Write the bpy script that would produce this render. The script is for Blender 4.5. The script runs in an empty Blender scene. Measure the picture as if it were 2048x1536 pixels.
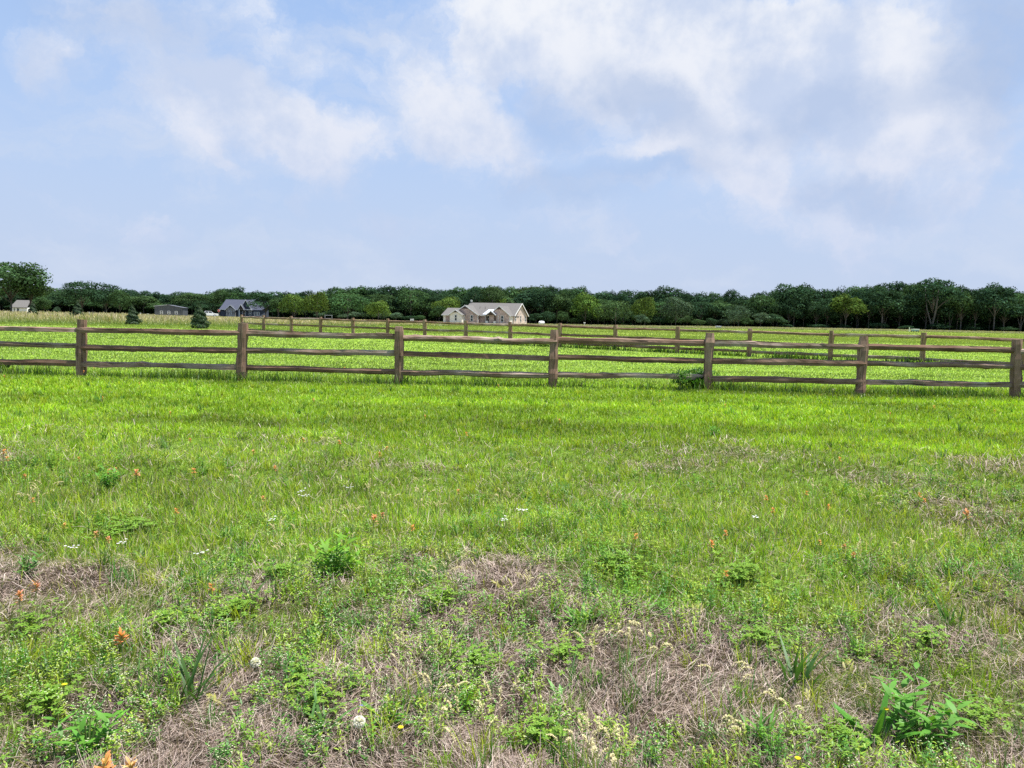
import bpy, math, random
import numpy as np
from mathutils import Matrix, Vector
sc = bpy.context.scene
COL = sc.collection
R = math.radians
# ------------------------------------------------------------------ camera
F = 1540.0; PITCH = 5.05; ROLL = 1.2; CAMH = 1.45
cam = bpy.data.cameras.new('camera'); camo = bpy.data.objects.new('camera', cam); COL.objects.link(camo)
CM = Matrix.Rotation(R(90 - PITCH), 4, 'X') @ Matrix.Rotation(R(ROLL), 4, 'Z')
camo.matrix_world = Matrix.Translation((0, 0, CAMH)) @ CM
cam.sensor_width = 36; cam.lens = F / 2048 * 36
cam.clip_start = 0.05; cam.clip_end = 6000
sc.camera = camo
CR = CM.to_3x3()
def ray(px, py):
    d = CR @ Vector(((px - 1024) / F, (768 - py) / F, -1)); return d.normalized()
# ------------------------------------------------------------------ light
SUN = Vector((0.30, -0.02, 0.94)).normalized()
SUN_EL = math.asin(SUN.z); SUN_AZ = math.atan2(SUN.x, SUN.y)
sun = bpy.data.lights.new('sun', 'SUN'); suno = bpy.data.objects.new('sun', sun); COL.objects.link(suno)
sun.energy = 4.2; sun.angle = R(2); sun.color = (1.0, 0.965, 0.90)
suno.rotation_euler = SUN.to_track_quat('Z', 'Y').to_euler()
suno.location = (0, 0, 60)
EXPO = 1.08
vs = sc.view_settings
vs.view_transform = 'Standard'; vs.look = 'None'; vs.gamma = 1; vs.exposure = EXPO; vs.use_curve_mapping = False
sc.cycles.max_bounces = 5; sc.cycles.diffuse_bounces = 3; sc.cycles.transparent_max_bounces = 6
sc.cycles.transmission_bounces = 3; sc.cycles.volume_bounces = 0
sc.cycles.use_denoising = False
# ------------------------------------------------------------------ sky
W = bpy.data.worlds.new('World'); sc.world = W; W.use_nodes = True
nt = W.node_tree; nt.nodes.clear()
def N(t, **kw):
    n = nt.nodes.new(t)
    for k, v in kw.items(): setattr(n, k, v)
    return n
def L(a, b): nt.links.new(a, b)
def M(op, a, b=None, c=None, clamp=False):
    n = N('ShaderNodeMath', operation=op); n.use_clamp = clamp
    for i, v in enumerate((a, b, c)):
        if v is None: continue
        if isinstance(v, (int, float)): n.inputs[i].default_value = v
        else: L(v, n.inputs[i])
    return n.outputs[0]
def MIX(f, a, b):
    n = N('ShaderNodeMix', data_type='RGBA')
    if isinstance(f, (int, float)): n.inputs[0].default_value = f
    else: L(f, n.inputs[0])
    for i, v in ((6, a), (7, b)):
        if isinstance(v, tuple): n.inputs[i].default_value = (*v, 1)
        else: L(v, n.inputs[i])
    return n.outputs[2]
out = N('ShaderNodeOutputWorld'); bg = N('ShaderNodeBackground'); L(bg.outputs[0], out.inputs[0])
bg.inputs[1].default_value = 0.1
sky = N('ShaderNodeTexSky', sky_type='NISHITA'); sky.sun_disc = False
sky.sun_elevation = SUN_EL; sky.sun_rotation = SUN_AZ
sky.air_density = 1.0; sky.dust_density = 1.5; sky.ozone_density = 1.5
tc = N('ShaderNodeTexCoord'); sep = N('ShaderNodeSeparateXYZ'); L(tc.outputs['Generated'], sep.inputs[0])
az = M('ARCTAN2', sep.outputs[0], sep.outputs[1]); el = M('ARCSINE', sep.outputs[2])
comb = N('ShaderNodeCombineXYZ'); L(az, comb.inputs[0]); L(el, comb.inputs[1])
def noise(vec, scale, detail, rough, dist=0.0, w=None):
    n = N('ShaderNodeTexNoise'); n.inputs['Scale'].default_value = scale
    n.inputs['Detail'].default_value = detail; n.inputs['Roughness'].default_value = rough
    n.inputs['Distortion'].default_value = dist
    L(vec, n.inputs['Vector']); return n
# bend the sky coordinates with noise so cloud outlines are ragged and lean to the lower right
n1 = noise(comb.outputs[0], 6.0, 9, 0.64)
sub = N('ShaderNodeVectorMath', operation='SUBTRACT'); L(n1.outputs['Color'], sub.inputs[0]); sub.inputs[1].default_value = (.5, .5, .5)
scl = N('ShaderNodeVectorMath', operation='MULTIPLY'); L(sub.outputs[0], scl.inputs[0]); scl.inputs[1].default_value = (0.20, 0.13, 0)
add = N('ShaderNodeVectorMath', operation='ADD'); L(comb.outputs[0], add.inputs[0]); L(scl.outputs[0], add.inputs[1])
Q = add.outputs[0]
def blob(px, py, rx, ry, rot, w, soft=1.0):
    d = ray(px, py); a = math.atan2(d.x, d.y); e = math.asin(d.z)
    mp = N('ShaderNodeMapping', vector_type='TEXTURE'); L(Q, mp.inputs[0])
    mp.inputs['Location'].default_value = (a, e, 0); mp.inputs['Rotation'].default_value = (0, 0, R(rot))
    mp.inputs['Scale'].default_value = (rx / F, ry / F, 1)
    ln = N('ShaderNodeVectorMath', operation='LENGTH'); L(mp.outputs[0], ln.inputs[0])
    mr = N('ShaderNodeMapRange', interpolation_type='SMOOTHSTEP'); L(ln.outputs['Value'], mr.inputs[0])
    mr.inputs[1].default_value = 1.45 * soft; mr.inputs[2].default_value = 0.25; mr.inputs[3].default_value = 0; mr.inputs[4].default_value = w
    return mr.outputs[0]
def field(bl):
    s = None
    for b in bl:
        o = blob(*b); s = o if s is None else M('ADD', s, o)
    return s
# white masses (photo px for the direction, radii in px, tilt, weight)
clouds = field([(1500, 230, 560, 260, 0, .42), (420, 200, 360, 170, -30, .22), (1000, 160, 300, 160, -20, .2),
    (90, 105, 85, 42, -25, .55), (430, 30, 240, 60, -4, .6), (400, 170, 230, 70, -30, .75), (360, 255, 120, 50, -28, .55),
    (600, 250, 150, 60, -30, .65), (660, 150, 90, 36, -12, .6), (640, 330, 130, 38, -35, .42), (740, 290, 90, 45, -15, .6),
    (880, 240, 150, 95, -35, .9), (960, 130, 70, 60, -40, .7), (960, 290, 150, 75, -20, .55),
    (1060, 50, 200, 75, -6, 1.25), (1350, 70, 290, 130, -12, 1.25), (1640, 90, 190, 100, 0, .95), (1150, 160, 130, 80, -20, .6), (1840, 180, 110, 60, -10, .75),
    (1500, 230, 250, 60, 12, .85), (1310, 290, 110, 32, 8, .75), (1700, 300, 270, 80, 0, .7), (1930, 330, 160, 80, -20, .65),
    (1250, 370, 80, 18, 0, .5), (1560, 420, 220, 60, -25, .55), (280, 435, 150, 24, -14, .45), (800, 450, 90, 20, -8, .45), (620, 410, 60, 16, -20, .35), (1250, 450, 160, 30, 0, .35), (1850, 430, 160, 40, 0, .35),
    (1000, 435, 130, 22, 2, .4), (430, 320, 60, 16, -22, .55), (1960, 80, 150, 130, 20, .6), (220, 230, 50, 24, -45, .35)])
fb = noise(Q, 8.0, 10, 0.64, 0.1)
fbs = noise(comb.outputs[0], 2.6, 5, 0.55)
cl = M('ADD', clouds, M('MULTIPLY', M('SUBTRACT', fb.outputs['Fac'], 0.5), 3.0))
cl = M('ADD', cl, M('MULTIPLY', M('SUBTRACT', fbs.outputs['Fac'], 0.5), 0.55))
# a plain overall cloud sheet away from the photographed part of the sky
mr = N('ShaderNodeMapRange', interpolation_type='SMOOTHSTEP'); L(cl, mr.inputs[0])
mr.inputs[1].default_value = 0.15; mr.inputs[2].default_value = 1.3
cmask = mr.outputs[0]
# grey-blue shaded cloud undersides
shade = field([(1290, 215, 150, 55, -28, .8), (1130, 235, 75, 60, -40, .45), (1330, 345, 120, 30, 0, .5), (1500, 130, 80, 40, 0, .2), (1700, 215, 150, 40, 5, .5),
               (1720, 400, 120, 34, -10, .5), (1130, 380, 140, 36, 0, .4), (250, 35, 150, 50, 0, .35), (1980, 110, 120, 120, 20, .9), (1560, 270, 130, 30, 0, .35)])
# base: sky texture whitened by thin haze towards the horizon
hz = N('ShaderNodeMapRange', interpolation_type='SMOOTHSTEP'); L(el, hz.inputs[0])
hz.inputs[1].default_value = 0.02; hz.inputs[2].default_value = 0.42; hz.inputs[3].default_value = 0.97; hz.inputs[4].default_value = 0.60
k = 10 / 2 ** EXPO
def S(r, g, b, m=1.0):
    f = lambda c: ((c / 255 + .055) / 1.055) ** 2.4 * k * m
    return (f(r), f(g), f(b))
veil = MIX(M('MULTIPLY', el, 2.4, clamp=True), S(198, 212, 237), S(165, 197, 245))
blue = MIX(hz.outputs[0], sky.outputs[0], veil)
lit = MIX(M('MULTIPLY', el, 2.6, clamp=True), S(209, 217, 241), S(243, 246, 252))
fi = noise(comb.outputs[0], 6.0, 9, 0.60, 0.05)
body = N('ShaderNodeMapRange', interpolation_type='SMOOTHSTEP'); L(fi.outputs['Fac'], body.inputs[0]); body.inputs[1].default_value = .40; body.inputs[2].default_value = .62; body.inputs[4].default_value = .78
lit = MIX(body.outputs[0], lit, S(190, 207, 237))
st = N('ShaderNodeMapping'); L(Q, st.inputs[0]); st.inputs['Rotation'].default_value = (0, 0, R(12)); st.inputs['Scale'].default_value = (1, 2.6, 1)
fs = noise(st.outputs[0], 4.5, 9, 0.6, 0.1); sk = N('ShaderNodeMapRange', interpolation_type='SMOOTHSTEP'); L(fs.outputs['Fac'], sk.inputs[0]); sk.inputs[1].default_value = .47; sk.inputs[2].default_value = .72; sk.inputs[4].default_value = .7
blue = MIX(sk.outputs[0], blue, S(210, 221, 241))
c0 = MIX(cmask, blue, lit)
dk = M('MULTIPLY', shade, M('ADD', M('MULTIPLY', fb.outputs['Fac'], 0.9), 0.35), clamp=True)
c1 = MIX(M('MULTIPLY', dk, 1.0), c0, S(168, 190, 226))
L(c1, bg.inputs[0])
W.cycles.sampling_method = 'MANUAL'; W.cycles.sample_map_resolution = 512

# ------------------------------------------------------------------ helpers
rng = np.random.default_rng(7)
def vnoise(x, y, s, seed=0):
    x = np.asarray(x, float) / s; y = np.asarray(y, float) / s
    xi = np.floor(x).astype(np.int64); yi = np.floor(y).astype(np.int64); fx = x - xi; fy = y - yi
    fx = fx * fx * (3 - 2 * fx); fy = fy * fy * (3 - 2 * fy)
    def h(a, b):
        n = (a * 374761393 + b * 668265263 + seed * 1442695041) & 0xffffffff
        n = ((n ^ (n >> 13)) * 1274126177) & 0xffffffff
        return ((n ^ (n >> 16)) & 0xffff) / 65535.0
    return (h(xi, yi) * (1 - fx) + h(xi + 1, yi) * fx) * (1 - fy) + (h(xi, yi + 1) * (1 - fx) + h(xi + 1, yi + 1) * fx) * fy
def fbm(x, y, s, seed=0, o=4):
    t = 0; a = .5; tot = 0
    for i in range(o):
        t = t + a * vnoise(x, y, s / 2 ** i, seed + i * 17); tot += a; a *= .5
    return t / tot
def sstep(a, b, x):
    t = np.clip((np.asarray(x, float) - a) / (b - a), 0, 1); return t * t * (3 - 2 * t)
def gz(x, y):
    """height of the land: level meadow that falls away slightly past the second fence"""
    x = np.asarray(x, float); y = np.asarray(y, float)
    drop = 0.22 + 0.62 * np.exp(-np.clip((x / np.maximum(y, 1) - 0.0), 0, 9) ** 2 / .09)
    z = -drop * sstep(60, 230, y)
    near = 1 - sstep(10, 16, y)
    z = z + near * ((fbm(x, y, .5, 5, 3) - .5) * .13 + (vnoise(x, y, .13, 9) - .5) * .015)
    z = z + (fbm(x, y, 9, 3, 2) - .5) * .10 * (1 - near) * (1 - sstep(100, 200, y)) * sstep(17, 26, y)
    return z
def gpt(px, py, z=0.0):
    """point of the level ground (or of the plane z) seen at a photo pixel"""
    d = ray(px, py); t = (z - CAMH) / d.z; return Vector((d.x * t, d.y * t, z))
def at(px, Y, py=640):
    d = ray(px, py); x = d.x / d.y * Y; return Vector((x, Y, float(gz(x, Y))))
def ztop(px, py, Y):
    d = ray(px, py); return CAMH + d.z / d.y * Y
def tag(o, label=None, cat=None, group=None, kind=None):
    for k_, v in (('label', label), ('category', cat), ('group', group), ('kind', kind)):
        if v: o[k_] = v
    return o
def empty(name, loc, rz=0, label=None, cat=None, group=None):
    o = bpy.data.objects.new(name, None); COL.objects.link(o); o.location = loc; o.rotation_euler = (0, 0, rz)
    o.empty_display_size = .2
    return tag(o, label, cat, group)
def link(name, me, parent=None, loc=None):
    o = bpy.data.objects.new(name, me); COL.objects.link(o)
    if parent is not None: o.parent = parent
    if loc is not None: o.location = loc
    return o
def np_mesh(name, V, faces, mat, C=None, smooth=False):
    """faces: list of (n,k) int arrays"""
    me = bpy.data.meshes.new(name); V = np.asarray(V, np.float32)
    me.vertices.add(len(V)); me.vertices.foreach_set('co', V.ravel())
    faces = [np.asarray(f, np.int32) for f in faces if len(f)]
    loops = np.concatenate([f.ravel() for f in faces])
    tot = np.concatenate([np.full(len(f), f.shape[1], np.int32) for f in faces])
    st = np.concatenate([[0], np.cumsum(tot)[:-1]]).astype(np.int32)
    me.loops.add(len(loops)); me.loops.foreach_set('vertex_index', loops)
    me.polygons.add(len(tot)); me.polygons.foreach_set('loop_start', st)
    if smooth: me.polygons.foreach_set('use_smooth', np.ones(len(tot), bool))
    me.update(calc_edges=True)
    if C is not None:
        C = np.asarray(C, np.float32); C4 = np.ones((len(V), 4), np.float32); C4[:, :3] = C
        a = me.color_attributes.new('Col', 'FLOAT_COLOR', 'POINT'); a.data.foreach_set('color', C4.ravel())
    if mat: me.materials.append(mat)
    return me
class MB:
    def __init__(s): s.v = []; s.f = []
    def poly(s, pts):
        b = len(s.v); s.v += [tuple(p) for p in pts]; s.f.append(tuple(range(b, b + len(pts)))); return s
    def box(s, x0, x1, y0, y1, z0, z1):
        b = len(s.v); s.v += [(x, y, z) for z in (z0, z1) for x, y in ((x0, y0), (x1, y0), (x1, y1), (x0, y1))]
        s.f += [tuple(b + i for i in q) for q in ((3, 2, 1, 0), (4, 5, 6, 7), (0, 1, 5, 4), (1, 2, 6, 5), (2, 3, 7, 6), (3, 0, 4, 7))]; return s
    def slab(s, p, th, dz=True):
        """quad p (4 pts) given thickness th downwards"""
        b = len(s.v); s.v += [tuple(q) for q in p] + [(q[0], q[1], q[2] - th) for q in p]
        s.f += [tuple(b + i for i in q) for q in ((0, 1, 2, 3), (7, 6, 5, 4), (0, 4, 5, 1), (1, 5, 6, 2), (2, 6, 7, 3), (3, 7, 4, 0))]; return s
    def prism(s, poly, y0, y1):
        """polygon in x,z extruded along y"""
        n = len(poly); b = len(s.v)
        s.v += [(x, y0, z) for x, z in poly] + [(x, y1, z) for x, z in poly]
        s.f.append(tuple(b + i for i in range(n))); s.f.append(tuple(b + n + i for i in reversed(range(n))))
        for i in range(n): j = (i + 1) % n; s.f.append((b + i, b + n + i, b + n + j, b + j))
        return s
    def tube(s, pts, rad, n=8):
        b = len(s.v); P = [Vector(p) for p in pts]
        for i, p in enumerate(P):
            t = (P[min(i + 1, len(P) - 1)] - P[max(i - 1, 0)]).normalized()
            u = t.orthogonal().normalized() if i == 0 else (u - t * u.dot(t)).normalized()
            w = t.cross(u); r = rad[i] if hasattr(rad, '__len__') else rad
            for k_ in range(n):
                a = 2 * math.pi * k_ / n; s.v.append(tuple(p + (u * math.cos(a) + w * math.sin(a)) * r))
        for i in range(len(P) - 1):
            for k_ in range(n):
                s.f.append((b + i * n + k_, b + i * n + (k_ + 1) % n, b + (i + 1) * n + (k_ + 1) % n, b + (i + 1) * n + k_))
        s.f.append(tuple(b + k_ for k_ in reversed(range(n)))); s.f.append(tuple(b + (len(P) - 1) * n + k_ for k_ in range(n)))
        return s
    def mesh(s, name, mat, smooth=False):
        me = bpy.data.meshes.new(name); me.from_pydata(s.v, [], s.f); me.update()
        if smooth: me.polygons.foreach_set('use_smooth', [True] * len(me.polygons))
        me.materials.append(mat); return me
    def build(s, name, mat, parent=None, smooth=False, label=None):
        o = link(name, s.mesh(name, mat, smooth), parent)
        if label: o['label'] = label
        return o
# ------------------------------------------------------------------ materials
def newmat(name):
    m = bpy.data.materials.new(name); m.use_nodes = True; t = m.node_tree; t.nodes.clear()
    o = t.nodes.new('ShaderNodeOutputMaterial'); return m, t, o
def pmat(name, c1, c2, scale=4.0, rough=.8, bump=0.0, metallic=0, stretch=(1, 1, 1), detail=4, contrast=(.35, .65), spec=.3):
    m, t, o = newmat(name); p = t.nodes.new('ShaderNodeBsdfPrincipled'); t.links.new(p.outputs[0], o.inputs[0])
    p.inputs['Roughness'].default_value = rough; p.inputs['Metallic'].default_value = metallic
    p.inputs['Specular IOR Level'].default_value = spec
    c = t.nodes.new('ShaderNodeTexCoord'); mp = t.nodes.new('ShaderNodeMapping'); mp.inputs['Scale'].default_value = stretch
    t.links.new(c.outputs['Object'], mp.inputs[0])
    n = t.nodes.new('ShaderNodeTexNoise'); n.inputs['Scale'].default_value = scale; n.inputs['Detail'].default_value = detail
    t.links.new(mp.outputs[0], n.inputs['Vector'])
    r = t.nodes.new('ShaderNodeValToRGB'); r.color_ramp.elements[0].position = contrast[0]; r.color_ramp.elements[1].position = contrast[1]
    r.color_ramp.elements[0].color = (*c1, 1); r.color_ramp.elements[1].color = (*c2, 1)
    t.links.new(n.outputs['Fac'], r.inputs[0]); t.links.new(r.outputs[0], p.inputs['Base Color'])
    if bump:
        b = t.nodes.new('ShaderNodeBump'); b.inputs['Strength'].default_value = bump; b.inputs['Distance'].default_value = .02
        t.links.new(n.outputs['Fac'], b.inputs['Height']); t.links.new(b.outputs[0], p.inputs['Normal'])
    return m
def brickmat(name, a, b, mortar, sc_=1.0):
    m, t, o = newmat(name); p = t.nodes.new('ShaderNodeBsdfPrincipled'); t.links.new(p.outputs[0], o.inputs[0])
    p.inputs['Roughness'].default_value = .9; p.inputs['Specular IOR Level'].default_value = .2
    c = t.nodes.new('ShaderNodeTexCoord'); s = t.nodes.new('ShaderNodeSeparateXYZ'); t.links.new(c.outputs['Object'], s.inputs[0])
    ad = t.nodes.new('ShaderNodeMath'); ad.operation = 'ADD'; t.links.new(s.outputs[0], ad.inputs[0]); t.links.new(s.outputs[1], ad.inputs[1])
    cb = t.nodes.new('ShaderNodeCombineXYZ'); t.links.new(ad.outputs[0], cb.inputs[0]); t.links.new(s.outputs[2], cb.inputs[1])
    k_ = t.nodes.new('ShaderNodeTexBrick'); k_.inputs['Scale'].default_value = sc_
    k_.inputs['Color1'].default_value = (*a, 1); k_.inputs['Color2'].default_value = (*b, 1); k_.inputs['Mortar'].default_value = (*mortar, 1)
    k_.inputs['Brick Width'].default_value = .42; k_.inputs['Row Height'].default_value = .16; k_.inputs['Mortar Size'].default_value = .018
    t.links.new(cb.outputs[0], k_.inputs['Vector'])
    n = t.nodes.new('ShaderNodeTexNoise'); n.inputs['Scale'].default_value = 1.3; n.inputs['Detail'].default_value = 6; t.links.new(c.outputs['Object'], n.inputs['Vector'])
    mx = t.nodes.new('ShaderNodeMix'); mx.data_type = 'RGBA'; mx.blend_type = 'MULTIPLY'; mx.inputs[0].default_value = .7
    rr = t.nodes.new('ShaderNodeValToRGB'); rr.color_ramp.elements[0].color = (.6, .6, .62, 1); rr.color_ramp.elements[1].color = (1.2, 1.15, 1.1, 1)
    rr.color_ramp.elements[0].position = .35; rr.color_ramp.elements[1].position = .65
    t.links.new(n.outputs['Fac'], rr.inputs[0]); t.links.new(k_.outputs['Color'], mx.inputs[6]); t.links.new(rr.outputs[0], mx.inputs[7])
    t.links.new(mx.outputs[2], p.inputs['Base Color']); return m
def leafmat(name, tint=(1, 1, 1), trans=.35, objvar=0.0, rough=.5, gloss=.06):
    """leaf faces coloured by their own attribute, light passes through them"""
    m, t, o = newmat(name); a = t.nodes.new('ShaderNodeAttribute'); a.attribute_name = 'Col'
    mx = t.nodes.new('ShaderNodeMix'); mx.data_type = 'RGBA'; mx.blend_type = 'MULTIPLY'; mx.inputs[0].default_value = 1
    t.links.new(a.outputs['Color'], mx.inputs[6]); mx.inputs[7].default_value = (*tint, 1); c = mx.outputs[2]
    if objvar:
        oi = t.nodes.new('ShaderNodeObjectInfo'); hs = t.nodes.new('ShaderNodeHueSaturation')
        for inp, lo, hi, src in (('Value', 1 - objvar, 1 + objvar, 1.0), ('Hue', .485, .515, 7.31)):
            mm = t.nodes.new('ShaderNodeMath'); mm.operation = 'MULTIPLY'; t.links.new(oi.outputs['Random'], mm.inputs[0]); mm.inputs[1].default_value = src
            fr = t.nodes.new('ShaderNodeMath'); fr.operation = 'FRACT'; t.links.new(mm.outputs[0], fr.inputs[0])
            mr_ = t.nodes.new('ShaderNodeMapRange'); mr_.inputs[3].default_value = lo; mr_.inputs[4].default_value = hi
            t.links.new(fr.outputs[0], mr_.inputs[0]); t.links.new(mr_.outputs[0], hs.inputs[inp])
        t.links.new(c, hs.inputs['Color']); c = hs.outputs[0]
    d = t.nodes.new('ShaderNodeBsdfDiffuse'); tr = t.nodes.new('ShaderNodeBsdfTranslucent'); ms = t.nodes.new('ShaderNodeMixShader'); ms.inputs[0].default_value = trans
    t.links.new(c, d.inputs[0])
    warm = t.nodes.new('ShaderNodeMix'); warm.data_type = 'RGBA'; warm.blend_type = 'MULTIPLY'; warm.inputs[0].default_value = 1; warm.inputs[7].default_value = (1.15, 1.1, .55, 1)
    t.links.new(c, warm.inputs[6]); t.links.new(warm.outputs[2], tr.inputs[0])
    t.links.new(d.outputs[0], ms.inputs[1]); t.links.new(tr.outputs[0], ms.inputs[2]); last = ms.outputs[0]
    if gloss:
        g = t.nodes.new('ShaderNodeBsdfGlossy'); g.inputs['Roughness'].default_value = rough; g.inputs[0].default_value = (.8, .85, .8, 1)
        m2 = t.nodes.new('ShaderNodeMixShader'); m2.inputs[0].default_value = gloss; t.links.new(last, m2.inputs[1]); t.links.new(g.outputs[0], m2.inputs[2]); last = m2.outputs[0]
    t.links.new(last, o.inputs[0]); return m
M_grass = leafmat('grass_blades', trans=.45, gloss=.03)
M_leaf = leafmat('broad_leaves', trans=.4, gloss=.025, rough=.5)
M_straw = leafmat('straw', trans=.12, gloss=0)
M_petal = leafmat('petals', trans=.35, gloss=0)
M_bark = pmat('bark', (.05, .045, .04), (.16, .145, .125), 6, .95, .4, stretch=(1, 1, .25))
M_pbark = pmat('pale_bark', (.07, .066, .06), (.14, .13, .115), 4, .95, .3, stretch=(1, 1, .25))
# ------------------------------------------------------------------ the ground
def green(x, y):
    """how much living grass covers the spot, 0 thatch .. 1 closed turf"""
    g = np.interp(y, [0, 2.4, 3.6, 4.6, 6.2, 8, 9.5, 12], [.40, .47, .60, .88, 1.0, 1.0, 1.08, 1.25])
    n = fbm(x * .8, y, 1.0, 21, 5)
    amp = np.interp(y, [0, 4, 10, 13], [5.0, 4.4, 1.9, .7])
    return np.clip(g + (n - .5) * amp, 0.02, 1)
xs = np.unique(np.concatenate([np.arange(-4.2, 4.21, .06), np.arange(-14, 14.1, .25), np.arange(-60, 60, 1.5), np.linspace(-400, 400, 90), np.linspace(-3500, 3500, 41)]))
ys = np.unique(np.concatenate([np.arange(1.0, 7.0, .06), np.arange(7, 17, .16), np.arange(17, 70, .8), np.arange(70, 420, 6), np.linspace(420, 5000, 40), np.linspace(-3000, 1, 30)]))
X, Y = np.meshgrid(xs, ys); Z = gz(X, Y)
nx, ny = len(xs), len(ys)
idx = (np.arange(ny - 1)[:, None] * nx + np.arange(nx - 1)[None]).ravel()
quads = np.stack([idx, idx + 1, idx + nx + 1, idx + nx], 1)
g = green(X, Y)
soil = np.array([.060, .045, .034]); turf = np.array([.09, .15, .022]); lawn = np.array([.21, .315, .048])
C = soil + (turf - soil) * g[..., None]
fl = sstep(15, 18, Y)[..., None]; C = C * (1 - fl) + lawn * fl
# mown lawn between the fences, rough meadow behind it
def meadow_start(x, y):
    r = x / np.maximum(y, 1.0); return np.interp(r, [-.67, -.34, -.15, .05, .31, .66], [60, 66, 92, 130, 165, 172])
mm = sstep(0, 10, Y - meadow_start(X, Y))[..., None]
farfield = np.array([.225, .29, .060]); tan = np.array([.28, .26, .14])
ff = sstep(45, 80, Y)[..., None]
C = C * (1 - ff) + farfield * ff
C = C * (1 - mm) + tan * mm
pn = fbm(X, Y, 7, 40, 4)[..., None] - .5
C = C * (1 + pn * .35 * fl)
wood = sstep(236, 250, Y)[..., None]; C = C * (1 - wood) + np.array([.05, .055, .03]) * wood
gm, t, o = newmat('ground')
a = t.nodes.new('ShaderNodeAttribute'); a.attribute_name = 'Col'
tcg = t.nodes.new('ShaderNodeTexCoord')
n_ = t.nodes.new('ShaderNodeTexNoise'); n_.inputs['Scale'].default_value = 14; n_.inputs['Detail'].default_value = 8; n_.inputs['Roughness'].default_value = .7
t.links.new(tcg.outputs['Object'], n_.inputs['Vector'])
n2 = t.nodes.new('ShaderNodeTexNoise'); n2.inputs['Scale'].default_value = .9; n2.inputs['Detail'].default_value = 8; n2.inputs['Roughness'].default_value = .7
t.links.new(tcg.outputs['Object'], n2.inputs['Vector'])
sm = t.nodes.new('ShaderNodeMath'); sm.operation = 'ADD'; t.links.new(n_.outputs['Fac'], sm.inputs[0]); t.links.new(n2.outputs['Fac'], sm.inputs[1])
rm = t.nodes.new('ShaderNodeMapRange'); rm.inputs[1].default_value = .7; rm.inputs[2].default_value = 1.3; rm.inputs[3].default_value = .62; rm.inputs[4].default_value = 1.38
t.links.new(sm.outputs[0], rm.inputs[0])
vm = t.nodes.new('ShaderNodeVectorMath'); vm.operation = 'SCALE'; t.links.new(a.outputs['Color'], vm.inputs[0]); t.links.new(rm.outputs[0], vm.inputs['Scale'])
p = t.nodes.new('ShaderNodeBsdfDiffuse'); t.links.new(vm.outputs[0], p.inputs['Color']); t.links.new(p.outputs[0], o.inputs[0])
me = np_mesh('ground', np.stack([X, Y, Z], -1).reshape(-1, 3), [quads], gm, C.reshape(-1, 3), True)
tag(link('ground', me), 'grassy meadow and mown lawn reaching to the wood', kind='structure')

# ------------------------------------------------------------------ blades
def blades(P, az, lean, bend, Ln, Wd, prof, c0, c1, twist=None):
    """curved tapering strips, one per row of P; returns verts, quads, colours"""
    n = len(P); k_ = len(prof); V = np.empty((n, k_, 2, 3), np.float32); Cc = np.empty((n, k_, 2, 3), np.float32)
    pos = P.astype(float).copy(); wd = az + math.pi / 2 + (0 if twist is None else twist)
    wv = np.stack([np.cos(wd), np.sin(wd), np.zeros(n)], 1)
    for i, w in enumerate(prof):
        tt = i / (k_ - 1)
        if i:
            th = lean + bend * (tt - .5 / (k_ - 1)); st = Ln / (k_ - 1)
            pos += np.stack([np.sin(th) * np.cos(az), np.sin(th) * np.sin(az), np.cos(th)], 1) * st[:, None]
        hw = (Wd * w * .5)[:, None] * wv
        V[:, i, 0] = pos - hw; V[:, i, 1] = pos + hw
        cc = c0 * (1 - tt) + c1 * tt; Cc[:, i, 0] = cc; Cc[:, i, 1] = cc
    b = np.arange(n, dtype=np.int64)[:, None] * (2 * k_)
    q = [b + np.array([[2 * i, 2 * i + 1, 2 * i + 3, 2 * i + 2]]) for i in range(k_ - 1)]
    return V.reshape(-1, 3), np.concatenate(q), Cc.reshape(-1, 3)
class NB:
    def __init__(s): s.V = []; s.F = []; s.C = []; s.n = 0
    def add(s, V, F_, C_):
        s.V.append(V); s.F.append(F_ + s.n); s.C.append(C_); s.n += len(V); return s
    def mesh(s, name, mat):
        Fs = {}
        for f in s.F: Fs.setdefault(f.shape[1], []).append(f)
        return np_mesh(name, np.concatenate(s.V), [np.concatenate(v) for v in Fs.values()], mat, np.concatenate(s.C))
def col(c, n, var=.18, hue=.08, r=None):
    r = r or rng; c = np.asarray(c, float)[None] * (1 + r.normal(0, var, (n, 1))); c = c * (1 + r.normal(0, hue, (n, 3)))
    return np.clip(c, .004, .95)
def spread(n, y0, y1, kpow=1.0, margin=.75, side=1.0):
    """points spread so that their number per picture area stays even"""
    u = rng.random(n)
    if abs(kpow - 1) < 1e-6: y = y0 * (y1 / y0) ** u
    else:
        a_ = 1 - kpow; y = (y0 ** a_ + u * (y1 ** a_ - y0 ** a_)) ** (1 / a_)
    x = (rng.random(n) * 2 - 1) * (margin * y + side); return x, y
BP = [1, .8, .45, .06]; BP3 = [1, .7, .08]; BP2 = [1, .15]
LUSH = np.array([.205, .360, .014]); YEL = np.array([.33, .415, .028]); DARK = np.array([.075, .175, .020]); STRAW = np.array([.40, .335, .22]); OLV = np.array([.17, .25, .06])
def pick(n, pal, w):
    w = np.asarray(w, float); w /= w.sum(); return np.asarray(pal)[rng.choice(len(pal), n, p=w)]
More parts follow.
